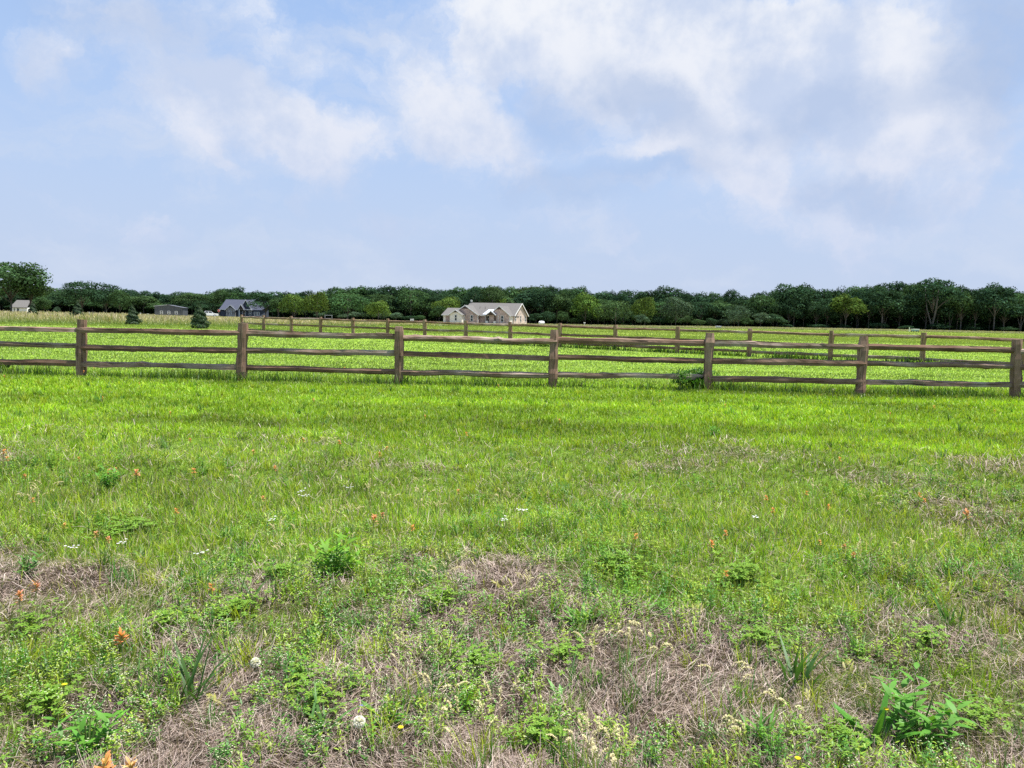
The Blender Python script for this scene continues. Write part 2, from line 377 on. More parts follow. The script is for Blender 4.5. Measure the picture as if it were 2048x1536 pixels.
def turf_zone(n, y0, y1, hmin, hmax, wk, kpow, pal, wts, prof, lean=.5, accept=True, brown_tip=.15, var=.17):
    x, y = spread(n, y0, y1, kpow)
    if accept:
        gg = green(x, y); keep = rng.random(n) < gg * .88 + .12; x, y, gg = x[keep], y[keep], gg[keep]
    else: gg = np.ones(n)
    n = len(x); z = gz(x, y) - .005
    ln = hmin + (hmax - hmin) * rng.random(n) ** 1.6 * (.45 + 1.1 * fbm(x, y, .8, 61, 3))
    c = pick(n, pal, wts) * (1 + rng.normal(0, var, (n, 1)))
    big = (fbm(x * .7, y, 1.6, 33, 5) + .8 * (fbm(x, y, .35, 35, 2) - .5))[:, None]
    c = c * (.55 + .9 * big) * (1 + .9 * (fbm(x * .12, y, .9, 44, 3) - .5))[:, None] * np.where(gg[:, None] < .5, np.array([[1.0, .86, 1.1]]), 1)
    c1 = c * 1.18; tipm = rng.random(n) < brown_tip; c1[tipm] = STRAW * (1 + rng.normal(0, .15, (tipm.sum(), 1)))
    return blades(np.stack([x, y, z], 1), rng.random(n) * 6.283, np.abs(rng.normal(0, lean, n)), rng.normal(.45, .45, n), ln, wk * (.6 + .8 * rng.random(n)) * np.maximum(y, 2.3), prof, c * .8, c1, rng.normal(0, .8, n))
nb = NB()
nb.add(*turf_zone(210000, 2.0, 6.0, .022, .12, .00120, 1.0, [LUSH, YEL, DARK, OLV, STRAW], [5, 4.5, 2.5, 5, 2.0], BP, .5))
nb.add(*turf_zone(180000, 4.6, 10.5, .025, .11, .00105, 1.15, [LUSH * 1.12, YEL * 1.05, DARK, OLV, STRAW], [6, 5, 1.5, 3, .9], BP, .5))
n = 1300; tx, ty = spread(n, 2.1, 14.5, .95); k_ = fbm(tx, ty, 1.0, 131, 3) > .42; tx, ty = tx[k_], ty[k_]; m_ = rng.integers(9, 30, len(tx)); ii = np.repeat(np.arange(len(tx)), m_); n = len(ii)
tcol = pick(len(tx), [LUSH * 1.1, YEL * 1.1, DARK, (.10, .26, .05), OLV], [5, 5, 2, 2, 1]); sz = (.5 + .8 * rng.random(len(tx)))[ii]
bx = tx[ii] + rng.normal(0, .022, n) * sz; by = ty[ii] + rng.normal(0, .022, n) * sz; cc = tcol[ii] * (1 + rng.normal(0, .13, (n, 1)))
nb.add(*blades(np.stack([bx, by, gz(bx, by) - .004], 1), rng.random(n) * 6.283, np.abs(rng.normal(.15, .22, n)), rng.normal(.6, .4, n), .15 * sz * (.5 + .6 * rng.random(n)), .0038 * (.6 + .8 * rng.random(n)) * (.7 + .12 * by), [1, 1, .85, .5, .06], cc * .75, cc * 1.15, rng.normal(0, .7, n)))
tag(link('meadow_grass', nb.mesh('meadow_grass', M_grass)), 'uneven green grass of the near meadow with worn patches', 'grass', kind='stuff')
nb = NB()
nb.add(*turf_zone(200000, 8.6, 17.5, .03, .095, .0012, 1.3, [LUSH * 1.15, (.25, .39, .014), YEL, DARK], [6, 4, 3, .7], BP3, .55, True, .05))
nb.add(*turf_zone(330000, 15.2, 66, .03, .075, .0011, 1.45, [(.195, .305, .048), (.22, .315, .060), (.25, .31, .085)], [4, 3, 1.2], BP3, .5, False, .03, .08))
tag(link('lawn_grass', nb.mesh('lawn_grass', M_grass)), 'bright short lawn grass in front of and behind the fence', 'grass', kind='stuff')
# dead thatch lying in the near patches, its darkest strands painting the shaded gaps
n = 330000; x, y = spread(n, 2.0, 9.0, 1.1); gg = green(x, y)
keep = rng.random(n) < np.clip(1.12 - gg, .03, 1); x, y = x[keep], y[keep]; n = len(x)
pile = fbm(x, y, .5, 5, 3)
swirl = fbm(x, y, .45, 91, 2) * 12.6
c = pick(n, [(.50, .395, .33), (.64, .54, .46), (.33, .25, .20), (.45, .35, .31), (.085, .06, .045)], [3, 1.8, 3.4, 3, 4.5]) * (1 + rng.normal(0, .16, (n, 1)))
th = NB(); th.add(*blades(np.stack([x, y, gz(x, y) + .002 + rng.random(n) ** 2 * .05 * (.3 + 1.2 * pile)], 1), swirl + rng.normal(0, .9, n), rng.normal(1.45, .25, n), rng.normal(.15, .8, n),
                   (.018 + .085 * rng.random(n) ** 1.5) * (1 + y * .05), .00052 * (.7 + .7 * rng.random(n)) * np.maximum(y, 2.3), [.7, 1, .9, .4], c * .8, c, rng.normal(0, .5, n)))
tag(link('dead_thatch', th.mesh('dead_thatch', M_straw)), 'pale dead grass thatch lying matted on the bare patches', 'dead grass', kind='stuff')
# small weeds with round leaves and pinhead white flowers
def sprig(cx, cy, hgt, spread_, nst, leafc, flower, r, lw=.0055, k2=1.0):
    out_ = []; stems = r.random(nst) * 6.283; P = np.tile([[cx, cy, float(gz(cx, cy))]], (nst, 1)) + np.c_[r.normal(0, spread_, (nst, 2)), np.zeros(nst)]
    hl = hgt * (.55 + .6 * r.random(nst)); lean = np.abs(r.normal(.15, .15, nst))
    out_.append(blades(P, stems, lean, np.zeros(nst), hl, np.full(nst, .0022 * k2), BP2, col(leafc * .7, nst, r=r), col(leafc, nst, r=r)))
    m = 5; ts = np.tile(np.linspace(.25, 1, m), nst); pi = np.repeat(np.arange(nst), m)
    B = P[pi] + (np.stack([np.sin(lean) * np.cos(stems), np.sin(lean) * np.sin(stems), np.cos(lean)], 1) * hl[:, None])[pi] * ts[:, None]
    nn = len(B); out_.append(blades(B, r.random(nn) * 6.283, r.normal(1.15, .25, nn), r.normal(.3, .2, nn), .008 + .014 * r.random(nn) * k2, np.full(nn, lw * k2), [.35, 1, .2], col(leafc * .9, nn, r=r), col(leafc * 1.15, nn, r=r)))
    if flower is not None:
        tp = P + np.stack([np.sin(lean) * np.cos(stems), np.sin(lean) * np.sin(stems), np.cos(lean)], 1) * hl[:, None]
        T = np.repeat(tp, 3, 0) + r.normal(0, .007, (nst * 3, 3)); q = len(T)
        out_.append(blades(T, r.random(q) * 6.283, np.full(q, 1.45), np.zeros(q), np.full(q, .0042), np.full(q, .0042), [.9, 1], col(flower, q, .1, .03, r), col(flower, q, .1, .03, r)))
    return out_
gcv = NB(); rr = np.random.default_rng(11)
XX, YY = spread(5200, 2.1, 7.0, 1.0)
for i in range(len(XX)):
    x_, y_ = XX[i], YY[i]
    pch = fbm(x_, y_, .7, 77, 3)
    if pch < .47: continue
    lc = [np.array([.16, .34, .035]), np.array([.30, .42, .05]), np.array([.08, .22, .035])][rr.integers(3)]
    left = x_ < .1 * y_
    fl_ = np.array([.62, .66, .42]) if (rr.random() < (.42 if left else .15)) else None
    for b in sprig(x_, y_, (.05 + .10 * rr.random()) * (.6 + (pch - .45) * 3), .018, rr.integers(3, 8), lc, fl_, rr, k2=.9 + .12 * y_): gcv.add(*b)
# palmate, clover-like patches
for (px, py, s_) in ((640, 1435, .16), (885, 1220, .17), (1520, 1290, .18), (1690, 1500, .2), (1950, 1450, .2), (600, 1385, .14), (470, 1235, .2), (950, 1340, .15), (1080, 1480, .15), (330, 1255, .16), (60, 1270, .2), (1240, 1140, .16), (560, 1160, .2), (100, 1420, .16), (1850, 1300, .14), (1130, 1330, .12), (260, 1060, .2), (1480, 1160, .2)):
    c_ = gpt(px, py); m = int(60 + 120 * s_ / .2 * .5); ang = rr.random(m) * 6.283; rad = np.abs(rr.normal(0, .62, m)) * s_ * (1 + .45 * np.sin(ang * 3 + px))
    bx, by = c_.x + np.cos(ang) * rad, c_.y + np.sin(ang) * rad; hz_ = gz(bx, by) + .03 + .06 * rr.random(m)
    nl = 5; B = np.repeat(np.stack([bx, by, hz_], 1), nl, 0); q = len(B)
    kk = max(1, c_.y / 3.2)
    gcv.add(*blades(B, np.tile(np.linspace(0, 5.03, nl), m) + np.repeat(rr.random(m) * 6, nl), rr.normal(1.35, .15, q), rr.normal(.25, .15, q), (.011 + .008 * rr.random(q)) * kk, np.full(q, .0075 * kk), [.25, 1, .7], col((.14, .27, .035), q, .14, .06, rr), col((.22, .37, .045), q, .14, .06, rr)))
    gcv.add(*blades(np.stack([bx, by, gz(bx, by)], 1), ang, rr.normal(0, .12, m), np.zeros(m), hz_ - gz(bx, by), np.full(m, .0022), BP2, col((.12, .2, .05), m), col((.12, .2, .05), m)))
tag(link('ground_cover', gcv.mesh('ground_cover', M_leaf)), 'low weeds with tiny leaves and pinhead white flowers', 'weeds', kind='stuff')
# rank grass left by the mower along both fence lines
NFP = [(-465, 742), (-150, 745), (163, 753), (483, 762), (798, 769), (1105, 776), (1413, 781), (1720, 789), (2030, 796), (2345, 806), (2660, 812)]
NP = [gpt(*p_) for p_ in NFP]
A7, A14 = gpt(931, 686), gpt(1846.5, 730); STEP = (A14 - A7) / 7
FP = []
for px in (484, 527.5, 583, 641, 706, 775, 850, 931, 1021, 1119.5, 1231, 1355, 1499, 1661.7, 1846.5):
    d = ray(px, 690); s_ = d.x / d.y; t_ = (s_ * A7.y - A7.x) / (STEP.x - s_ * STEP.y); FP.append(A7 + STEP * t_)
FP += [A14 + STEP * 1.0, A14 + STEP * 2.0]
def strip(line, n, half, h0, h1, wk, dens_seed):
    out_ = NB(); u = rng.random(n) * (len(line) - 1); i = u.astype(int); f = u - i; Pp = np.array([[p.x, p.y] for p in line])
    base = Pp[i] * (1 - f[:, None]) + Pp[i + 1] * f[:, None]; base[:, 1] += rng.normal(0, half, n); base[:, 0] += rng.normal(0, .1, n)
    k_ = fbm(base[:, 0], base[:, 1], .9, dens_seed, 3); keep = rng.random(n) < np.clip((k_ - .25) * 2.6, .15, 1); base = base[keep]; k_ = k_[keep]; n = len(base)
    c = pick(n, [DARK * .9, LUSH * .8, OLV, (.2, .19, .09)], [6, 3, 2, 1]) * (1 + rng.normal(0, .2, (n, 1)))
    dist = base[:, 1]
    out_.add(*blades(np.c_[base, gz(base[:, 0], base[:, 1])], rng.random(n) * 6.283, np.abs(rng.normal(0, .22, n)), rng.normal(.5, .4, n), (h0 + (h1 - h0) * rng.random(n) ** 1.3) * (.55 + .9 * k_), wk * dist * (.6 + .8 * rng.random(n)), BP, c * .75, c * 1.1, rng.normal(0, .8, n)))
    return out_
tag(link('fence_line_grass', strip(NP, 15000, .16, .09, .27, .0009, 14).mesh('fence_line_grass', M_grass)), 'longer dark unmown grass under the near fence rails', 'grass', kind='stuff')
tag(link('far_fence_line_grass', strip(FP, 9000, .22, .1, .36, .0011, 15).mesh('far_fence_line_grass', M_grass)), 'longer dark unmown grass under the second fence', 'grass', kind='stuff')
# the rough meadow behind, straw coloured seed heads on top
n = 270000; x, y = spread(n, 58, 236, 1.25, .8, 3); ms_ = meadow_start(x, y) + (fbm(x, y, 12, 8, 3) - .5) * 14
inm = y > ms_; tall = np.where(inm, 1, 0)
k_ = sstep(0, 14, y - ms_); hgt = (.08 + (.5 * k_ * (.55 + .9 * fbm(x, y, 9, 66, 3)))) * (.55 + .6 * rng.random(n)); hgt = hgt * np.interp(x / y, [-.5, 0, .5], [1.35, .75, .75]) * np.interp(y, [90, 170], [1, .55])
lowg = np.array([.16, .24, .045]); cb = np.where(inm[:, None], lowg * (1 + rng.normal(0, .15, (n, 1))), farfield * (1.1 + rng.normal(0, .18, (n, 1))))
tanc = pick(n, [(.60, .50, .34), (.50, .44, .25), (.66, .55, .42), (.30, .34, .10)], [4, 3, 2, 3]) * np.where((x / y > -.1)[:, None], np.array([[.72, .78, .85]]), 1) * (1 + rng.normal(0, .14, (n, 1)))
mixk = (k_ * (.72 + .8 * fbm(x, y, 16, 70, 3)) * np.interp(x / y, [-.5, .1, .5], [1.0, .75, .85]))[:, None].clip(0, 1)
ct = cb * (1 - mixk) + tanc * mixk
mg = NB(); mg.add(*blades(np.stack([x, y, gz(x, y)], 1), rng.random(n) * 6.283, np.abs(rng.normal(0, .25, n)), rng.normal(.25, .3, n), hgt, .0011 * y * (.6 + .8 * rng.random(n)), [1, .85, .35], cb, ct, rng.normal(0, .8, n)))
tag(link('meadow_seed_grass', mg.mesh('meadow_seed_grass', M_grass)), 'tall straw coloured meadow grass between the lawn and the wood', 'grass', kind='stuff')

# ------------------------------------------------------------------ split-rail fences
def woodmat(name, c1, c2, c3):
    m, t, o = newmat(name); p = t.nodes.new('ShaderNodeBsdfPrincipled'); t.links.new(p.outputs[0], o.inputs[0]); p.inputs['Roughness'].default_value = .85; p.inputs['Specular IOR Level'].default_value = .25
    a = t.nodes.new('ShaderNodeAttribute'); a.attribute_name = 'grain'; oi = t.nodes.new('ShaderNodeObjectInfo')
    ofs = t.nodes.new('ShaderNodeVectorMath'); ofs.operation = 'ADD'; t.links.new(a.outputs['Vector'], ofs.inputs[0])
    rs = t.nodes.new('ShaderNodeVectorMath'); rs.operation = 'SCALE'; rs.inputs[0].default_value = (31, 17, 53); t.links.new(oi.outputs['Random'], rs.inputs['Scale']); t.links.new(rs.outputs[0], ofs.inputs[1])
    def nz(s_, st, det=5):
        mp = t.nodes.new('ShaderNodeMapping'); mp.inputs['Scale'].default_value = st; t.links.new(ofs.outputs[0], mp.inputs[0])
        n = t.nodes.new('ShaderNodeTexNoise'); n.inputs['Scale'].default_value = s_; n.inputs['Detail'].default_value = det; n.inputs['Roughness'].default_value = .65; t.links.new(mp.outputs[0], n.inputs['Vector']); return n.outputs['Fac']
    grain = nz(9, (.28, 5, 5)); patch = nz(1.6, (.8, 1.4, 1.4), 3)
    r = t.nodes.new('ShaderNodeValToRGB'); e = r.color_ramp.elements; e[0].position = .34; e[0].color = (*c1, 1); e[1].position = .62; e[1].color = (*c2, 1); t.links.new(grain, r.inputs[0])
    mx = t.nodes.new('ShaderNodeMix'); mx.data_type = 'RGBA'; t.links.new(r.outputs[0], mx.inputs[6]); mx.inputs[7].default_value = (*c3, 1)
    mr_ = t.nodes.new('ShaderNodeMapRange'); mr_.inputs[1].default_value = .46; mr_.inputs[2].default_value = .72; mr_.inputs[4].default_value = .75; t.links.new(patch, mr_.inputs[0]); t.links.new(mr_.outputs[0], mx.inputs[0])
    # dark drying cracks
    ck = nz(4, (.16, 7, 7), 3); cr = t.nodes.new('ShaderNodeMapRange'); cr.inputs[1].default_value = .36; cr.inputs[2].default_value = .41; cr.inputs[3].default_value = .28; cr.inputs[4].default_value = 1; t.links.new(ck, cr.inputs[0])
    vm = t.nodes.new('ShaderNodeVectorMath'); vm.operation = 'SCALE'; t.links.new(mx.outputs[2], vm.inputs[0]); t.links.new(cr.outputs[0], vm.inputs['Scale']); t.links.new(vm.outputs[0], p.inputs['Base Color'])
    b = t.nodes.new('ShaderNodeBump'); b.inputs['Strength'].default_value = .7; b.inputs['Distance'].default_value = .01; t.links.new(grain, b.inputs['Height']); t.links.new(b.outputs[0], p.inputs['Normal'])
    return m
M_rail = woodmat('weathered_rail', (.10, .060, .040), (.29, .195, .140), (.47, .385, .32))
M_railn = woodmat('brown_rail', (.085, .045, .028), (.225, .132, .088), (.33, .225, .165))
M_post = woodmat('brown_post', (.135, .078, .050), (.29, .180, .125), (.38, .265, .195))
def beam_mesh(name, length, sec, mat, seed, wav=.0, ends=1.0, knots=0, steps=26, along='x'):
    """hewn timber: sec = list of (y,z) corners, wandering and swelling along its length"""
    r = np.random.default_rng(seed); sec = np.array(sec); K = len(sec); V = []; G = []
    ts = np.linspace(0, 1, steps); ph = r.random(6) * 6.28
    kpos = r.random(knots) * .8 + .1; kang = r.random(knots) * 6.28
    jit = r.normal(0, 1, (steps, K, 2)); 
    for i in range(1, steps): jit[i] = jit[i - 1] * .75 + jit[i] * .66
    for i, t_ in enumerate(ts):
        e = 1 - (1 - ends) * max(0, 1 - min(t_, 1 - t_) * length / .14)
        cy = wav * .5 * math.sin(t_ * 5 + ph[0]) * math.sin(math.pi * t_); cz = wav * (math.sin(t_ * 7.5 + ph[1]) + .5 * math.sin(t_ * 15 + ph[2])) * math.sin(math.pi * t_)
        s_ = 1 + .06 * math.sin(t_ * 9 + ph[3]) + .04 * math.sin(t_ * 23 + ph[4]); S_ = sec * s_ * e + jit[i] * .0035
        for kp, ka in zip(kpos, kang):
            w = math.exp(-((t_ - kp) * length / .07) ** 2); d = S_ / np.maximum(np.linalg.norm(S_, axis=1, keepdims=True), 1e-6)
            S_ = S_ + d * w * .022 * np.clip(np.cos(np.arctan2(d[:, 1], d[:, 0]) - ka), -.3, 1)[:, None]
        for q in S_:
            V.append((t_ * length, q[0] + cy, q[1] + cz) if along == 'x' else (q[0] + cy * .2, q[1] + cz * .2, t_ * length)); G.append((t_ * length, q[0], q[1]))
    F_ = []
    for i in range(steps - 1):
        for k_ in range(K): F_.append((i * K + k_, i * K + (k_ + 1) % K, (i + 1) * K + (k_ + 1) % K, (i + 1) * K + k_))
    F_.append(tuple(reversed(range(K)))); F_.append(tuple((steps - 1) * K + k_ for k_ in range(K)))
    me = bpy.data.meshes.new(name); me.from_pydata(V, [], F_); me.update()
    at_ = me.attributes.new('grain', 'FLOAT_VECTOR', 'POINT'); at_.data.foreach_set('vector', np.array(G, np.float32).ravel())
    me.materials.append(mat); return me
RS = [  # rail cross sections, half-split logs: [(y,z)...]
    [(-.038, -.050), (.030, -.056), (.045, -.01), (.040, .046), (-.010, .056), (-.042, .040), (-.052, -.005)],
    [(-.045, -.030), (-.005, -.052), (.038, -.036), (.048, .010), (.022, .050), (-.030, .052), (-.052, .015)],
    [(-.030, -.054), (.036, -.048), (.034, .050), (-.036, .046), (-.048, .0)],
    [(-.048, -.042), (.040, -.046), (.050, .014), (.004, .052), (-.044, .034)]]
LOG = [(.054 * math.cos(a_), .056 * math.sin(a_)) for a_ in np.linspace(0, 6.283, 11)[:-1]]
PS = [(-.085, -.072), (.02, -.085), (.085, -.060), (.088, .06), (.03, .080), (-.075, .078), (-.092, .01)]
def fence(line, hpost, name, label, cat, zr, seed, size=1.0, topw=(), spec=None):
    root = empty(name, line[0], 0, label, cat); r = random.Random(seed); o0 = line[0]
    for i, p_ in enumerate(line):
        z0 = float(gz(p_.x, p_.y)); me = beam_mesh('post', hpost + .1, [(a_ * size, b_ * size) for a_, b_ in PS], M_post, seed * 50 + i, .015, .86, 1, 14, 'z')
        # chamfer the head of the post
        o = link('post', me, root, (p_.x - o0.x, p_.y - o0.y, z0 - .1)); dirv = (line[min(i + 1, len(line) - 1)] - line[max(i - 1, 0)])
        o.rotation_euler = (R(r.uniform(-1.6, 1.6)), R(r.uniform(-1.8, 1.8)), math.atan2(dirv.y, dirv.x) + R(r.uniform(-9, 9)))
    for i in range(len(line) - 1):
        a_, b_ = line[i], line[i + 1]; dv = b_ - a_; ln = dv.length
        for k_, zz in enumerate(zr):
            kind = (spec or {}).get((i, k_), None); sd = seed * 1000 + i * 10 + k_
            wav = .002 + .007 * r.random(); kn = r.choice((0, 1, 1, 2)); sec = r.choice(RS); mat = r.choice((M_rail, M_railn, M_railn))
            if kind == 'log': sec, wav, kn, mat = LOG, .016, 3, M_rail
            elif kind == 'grey': mat = M_rail; wav = .010; kn = 2
            elif kind == 'brown': mat = M_railn; wav = .006; kn = 0
            sg = size * r.uniform(1.03, 1.2); over = .07
            me = beam_mesh('rail', ln + 2 * over, [(y_ * sg, z_ * sg) for y_, z_ in sec], mat, sd, wav * size, .62, kn, 34)
            dz0, dz1 = r.uniform(-.022, .022), r.uniform(-.022, .022); u = dv.normalized(); nrm = Vector((-u.y, u.x, 0))
            off = nrm * (.022 if i % 2 else -.022)
            st = a_ - u * over + off; za, zb = float(gz(a_.x, a_.y)), float(gz(b_.x, b_.y))
            o = link('rail', me, root, (st.x - o0.x, st.y - o0.y, zz + za + dz0))
            o.rotation_euler = (0, -math.atan2(zb - za + dz1 - dz0, ln), math.atan2(dv.y, dv.x))
    return root
near = fence(NP, 1.19, 'split_rail_fence', 'weathered brown split-rail fence crossing the meadow, the nearer of the two', 'fence', (.262, .622, .965), 3,
    spec={(4, 2): 'log', (4, 0): 'grey', (4, 1): 'brown', (3, 1): 'grey', (2, 0): 'grey', (3, 0): 'brown', (5, 2): 'brown', (5, 1): 'brown', (3, 2): 'grey', (6, 2): 'grey', (6, 1): 'brown', (6, 0): 'brown', (7, 2): 'brown', (7, 1): 'grey', (7, 0): 'grey', (8, 2): 'grey', (8, 1): 'brown', (8, 0): 'grey', (5, 0): 'grey', (2, 2): 'brown'})
far = fence(FP, 1.15, 'split_rail_fence', 'farther split-rail fence running back diagonally behind the first towards the houses', 'fence', (.20, .60, .99), 4, .95)
# ------------------------------------------------------------------ trees
def icos(n, r):
    v = r.normal(0, 1, (n, 3)); return v / np.linalg.norm(v, axis=1, keepdims=True)
def quads_at(P, Nn, size, r, colr, asp=1.0):
    n = len(P); h = r.normal(0, 1, (n, 3)); a_ = np.cross(Nn, h); a_ /= np.maximum(np.linalg.norm(a_, axis=1, keepdims=True), 1e-6); b_ = np.cross(Nn, a_)
    a_ = a_ * (size * .5)[:, None]; b_ = b_ * (size * .5 * asp)[:, None]
    V = np.stack([P - a_ - b_ * .3, P - a_ * .2 - b_, P + a_ + b_ * .2, P + a_ * .1 + b_], 1).reshape(-1, 3)
    return V, np.arange(n * 4).reshape(n, 4), np.repeat(colr, 4, 0)
def crown(seed, H, Wd, base, nl=26, nleaf=5200, leaf=.42, flat=.75, taper=.5, lob=(.17, .30)):
    """leaf clumps spread over many lobes; local origin at the trunk base"""
    r = np.random.default_rng(seed); ch = H - base; cz = base + ch * .52
    v = icos(nl, r); v[:, 2] = np.abs(v[:, 2]) * 1.25 - .45; rad = .35 + .52 * r.random(nl)
    L_ = np.stack([v[:, 0] * rad * Wd / 2, v[:, 1] * rad * Wd / 2, cz + v[:, 2] * rad * ch * .52], 1)
    w_ = 1 - taper * np.clip((base + .25 * ch - L_[:, 2]) / (.3 * ch), 0, 1); L_[:, :2] *= w_[:, None]
    lr = Wd * (lob[0] + (lob[1] - lob[0]) * r.random(nl)); L_ = np.vstack([L_, [[0, 0, cz]]]); lr = np.append(lr, Wd * .30)
    which = r.choice(len(L_), nleaf, p=lr ** 2 / (lr ** 2).sum()); d = icos(nleaf, r); d[:, 2] = np.where((d[:, 2] < -.3) & (r.random(nleaf) < .6), -d[:, 2], d[:, 2])
    k_ = (1 - .32 * r.random(nleaf) ** 2) * (1 + .09 * r.normal(0, 1, nleaf)); P = L_[which] + d * (lr[which] * k_)[:, None] * np.array([1, 1, flat])
    P[:, 2] = np.maximum(P[:, 2], base * .8 + .1)
    deep = np.zeros(nleaf)
    for c_, q in zip(L_, lr):
        dd = np.linalg.norm((P - c_) / np.array([1, 1, flat]), axis=1) / q; deep = np.maximum(deep, 1 - dd)
    keep = deep < .45; P, d, which = P[keep], d[keep], which[keep]; n = len(P)
    Nn = d * .9 + r.normal(0, .36, (n, 3)); Nn /= np.linalg.norm(Nn, axis=1, keepdims=True)
    lobc = 1 + r.normal(0, .22, len(L_)); c = np.array([.047, .078, .032]) * lobc[which][:, None] * (1 + r.normal(0, .22, (n, 1))) * (1 + r.normal(0, .05, (n, 3)))
    return quads_at(P, Nn, leaf * (.6 + .8 * r.random(n)), r, np.clip(c, .006, 1), .75), L_
def trunk_mb(seed, H, base, Wd, L_, forked=False, thick=None):
    r = random.Random(seed); mb = MB(); th_ = thick or H * .0125
    stems = 3 if forked else 1
    for s_ in range(stems):
        a_ = r.uniform(0, 6.28) if not forked else s_ * 2.1 + .4; sp = (H * .09 if forked else H * .01)
        pts = [(0, 0, -.15), (math.cos(a_) * sp * .25, math.sin(a_) * sp * .25, base * .5), (math.cos(a_) * sp, math.sin(a_) * sp, base + .1 * H), (math.cos(a_) * sp * 1.5, math.sin(a_) * sp * 1.5, H * .8)]
        mb.tube(pts, [th_ * 1.35, th_, th_ * .8, th_ * .2], 7)
    for c_ in L_[::4]:
        z0 = base * .7 + (float(c_[2]) - base) * .35; mb.tube([(0, 0, z0), (float(c_[0]) * .45, float(c_[1]) * .45, z0 + (float(c_[2]) - z0) * .65), (float(c_[0]) * .92, float(c_[1]) * .92, float(c_[2]))], [th_ * .5, th_ * .33, th_ * .1], 5)
    return mb
T_dark = leafmat('foliage_dark', (.74, .92, 1.12), .22, .16, gloss=0); T_mid = leafmat('foliage_mid', (1.15, 1.32, 1.25), .25, .13, gloss=0)  # dark tint leans blue: haze and sky light put into the leaf colour
T_light = leafmat('foliage_light', (2.0, 2.0, 1.1), .3, .1, gloss=0); T_grey = leafmat('foliage_grey', (1.5, 1.5, 2.1), .25, .12, gloss=0); T_yel = leafmat('foliage_yellow', (3.0, 2.9, 1.1), .3, .05, gloss=0)
TM = {'dark green': T_dark, 'mid green': T_mid, 'light green': T_light, 'grey green': T_grey, 'yellow green': T_yel}
TPL = []   # (H, W, crown mesh, trunk mesh), built at 12 m
def tpl(seed, H, Wd, base, **kw):
    fk = kw.pop('forked', False); bk = kw.pop('bark', M_bark)
    (V, F_, C_), L_ = crown(seed, H, Wd, base, **kw); cm = np_mesh('crown', V, [F_], T_dark, C_)
    tm = trunk_mb(seed, H, base, Wd, L_, fk).mesh('trunk', bk, True); return dict(H=H, W=Wd, c=cm, t=tm, raw=(V, F_, C_))
for s_ in range(5): TPL.append(tpl(100 + s_, 12, [9, 11, 8, 10, 12][s_], [.9, .6, 1.7, .5, .8][s_], taper=[.3, .2, .4, .15, .25][s_], nl=[34, 44, 30, 40, 48][s_], lob=(.12, .24), nleaf=6500, flat=[.8, .7, .95, .75, .65][s_]))
BUSHY = [tpl(120 + s_, 6, [7, 6, 5.4][s_], .25, nl=24, nleaf=4200, leaf=.30, taper=.15) for s_ in range(3)]
OPEN = [tpl(130, 12, 13, 1.6, nl=46, nleaf=12000, lob=(.12, .21), leaf=.46, taper=.25), tpl(131, 12, 9, 3.6, nl=30, nleaf=4600, lob=(.13, .22), forked=True, bark=M_pbark), tpl(132, 12, 9.5, 3.2, nl=30, lob=(.13, .22), bark=M_pbark)]
r_ = random.Random(5)
def plant_tree(tp, x, y, H, Wd, colour, name, label, cat='tree', group=None, leafmesh=None):
    z = float(gz(x, y)); root = empty(name, (x, y, z), r_.uniform(0, 6.28), label, cat, group); root.scale = (Wd / tp['W'], Wd / tp['W'], H / tp['H'])
    c = link('crown', tp['c'], root); c.material_slots[0].link = 'OBJECT'; c.material_slots[0].material = TM[colour]
    link('trunk', tp['t'], root); return root
def tree_px(tp, px, top, Y, wpx, colour, name, label, **kw):
    p_ = at(px, Y, 620); H = ztop(px, top, Y) - p_.z; return plant_tree(tp, p_.x, Y, H, wpx / F * Y, colour, name, label, **kw)
G_W = 'trees of the wood behind the field'
# trees that stand out, each with its own look
tree_px(OPEN[0], 22, 519, 196, 150, 'mid green', 'broadleaf_tree', 'biggest broad tree at the far left with sky showing through its crown')
tree_px(TPL[2], 62, 541, 199, 74, 'mid green', 'broadleaf_tree', 'tree leaning out of the right flank of the biggest left tree, over the white house')
tree_px(BUSHY[2], 88, 596, 205, 34, 'mid green', 'broadleaf_tree', 'low leafy tree against the right side of the biggest left tree')
tree_px(TPL[1], 165, 556, 200, 84, 'dark green', 'broadleaf_tree', 'tall dark feathery tree behind the first fence post from the left')
tree_px(TPL[3], 213, 564, 204, 66, 'dark green', 'broadleaf_tree', 'dark tree joined to the right of the tall feathery tree')
tree_px(BUSHY[0], 240, 578, 202, 52, 'mid green', 'broadleaf_tree', 'drooping tree ending the dark clump left of the metal barn')
tree_px(BUSHY[1], 114, 612, 190, 13, 'grey green', 'young_tree', 'slender pale young tree left of the dark clump')
tree_px(TPL[0], 532, 576, 240, 72, 'dark green', 'broadleaf_tree', 'dark tree hiding the right half of the blue roofed house')
tree_px(TPL[2], 556, 590, 236, 40, 'mid green', 'broadleaf_tree', 'narrow tree just left of the pale pair')
tree_px(BUSHY[0], 588, 587, 150, 62, 'light green', 'round_tree', 'rounded light green tree, left one of the pale pair behind the far fence')
tree_px(BUSHY[1], 634, 579, 149, 52, 'yellow green' if 0 else 'light green', 'round_tree', 'taller light green tree, right one of the pale pair behind the far fence')
tree_px(TPL[1], 696, 583, 190, 84, 'mid green', 'broadleaf_tree', 'broad mid green tree standing out just right of the pale pair')
tree_px(BUSHY[2], 756, 600, 185, 50, 'light green', 'broadleaf_tree', 'small tree with bright lower leaves between the pale pair and the brick house')
tree_px(BUSHY[0], 897, 592, 232, 62, 'light green', 'broadleaf_tree', 'bright green tree rising behind the left roof of the brick house')
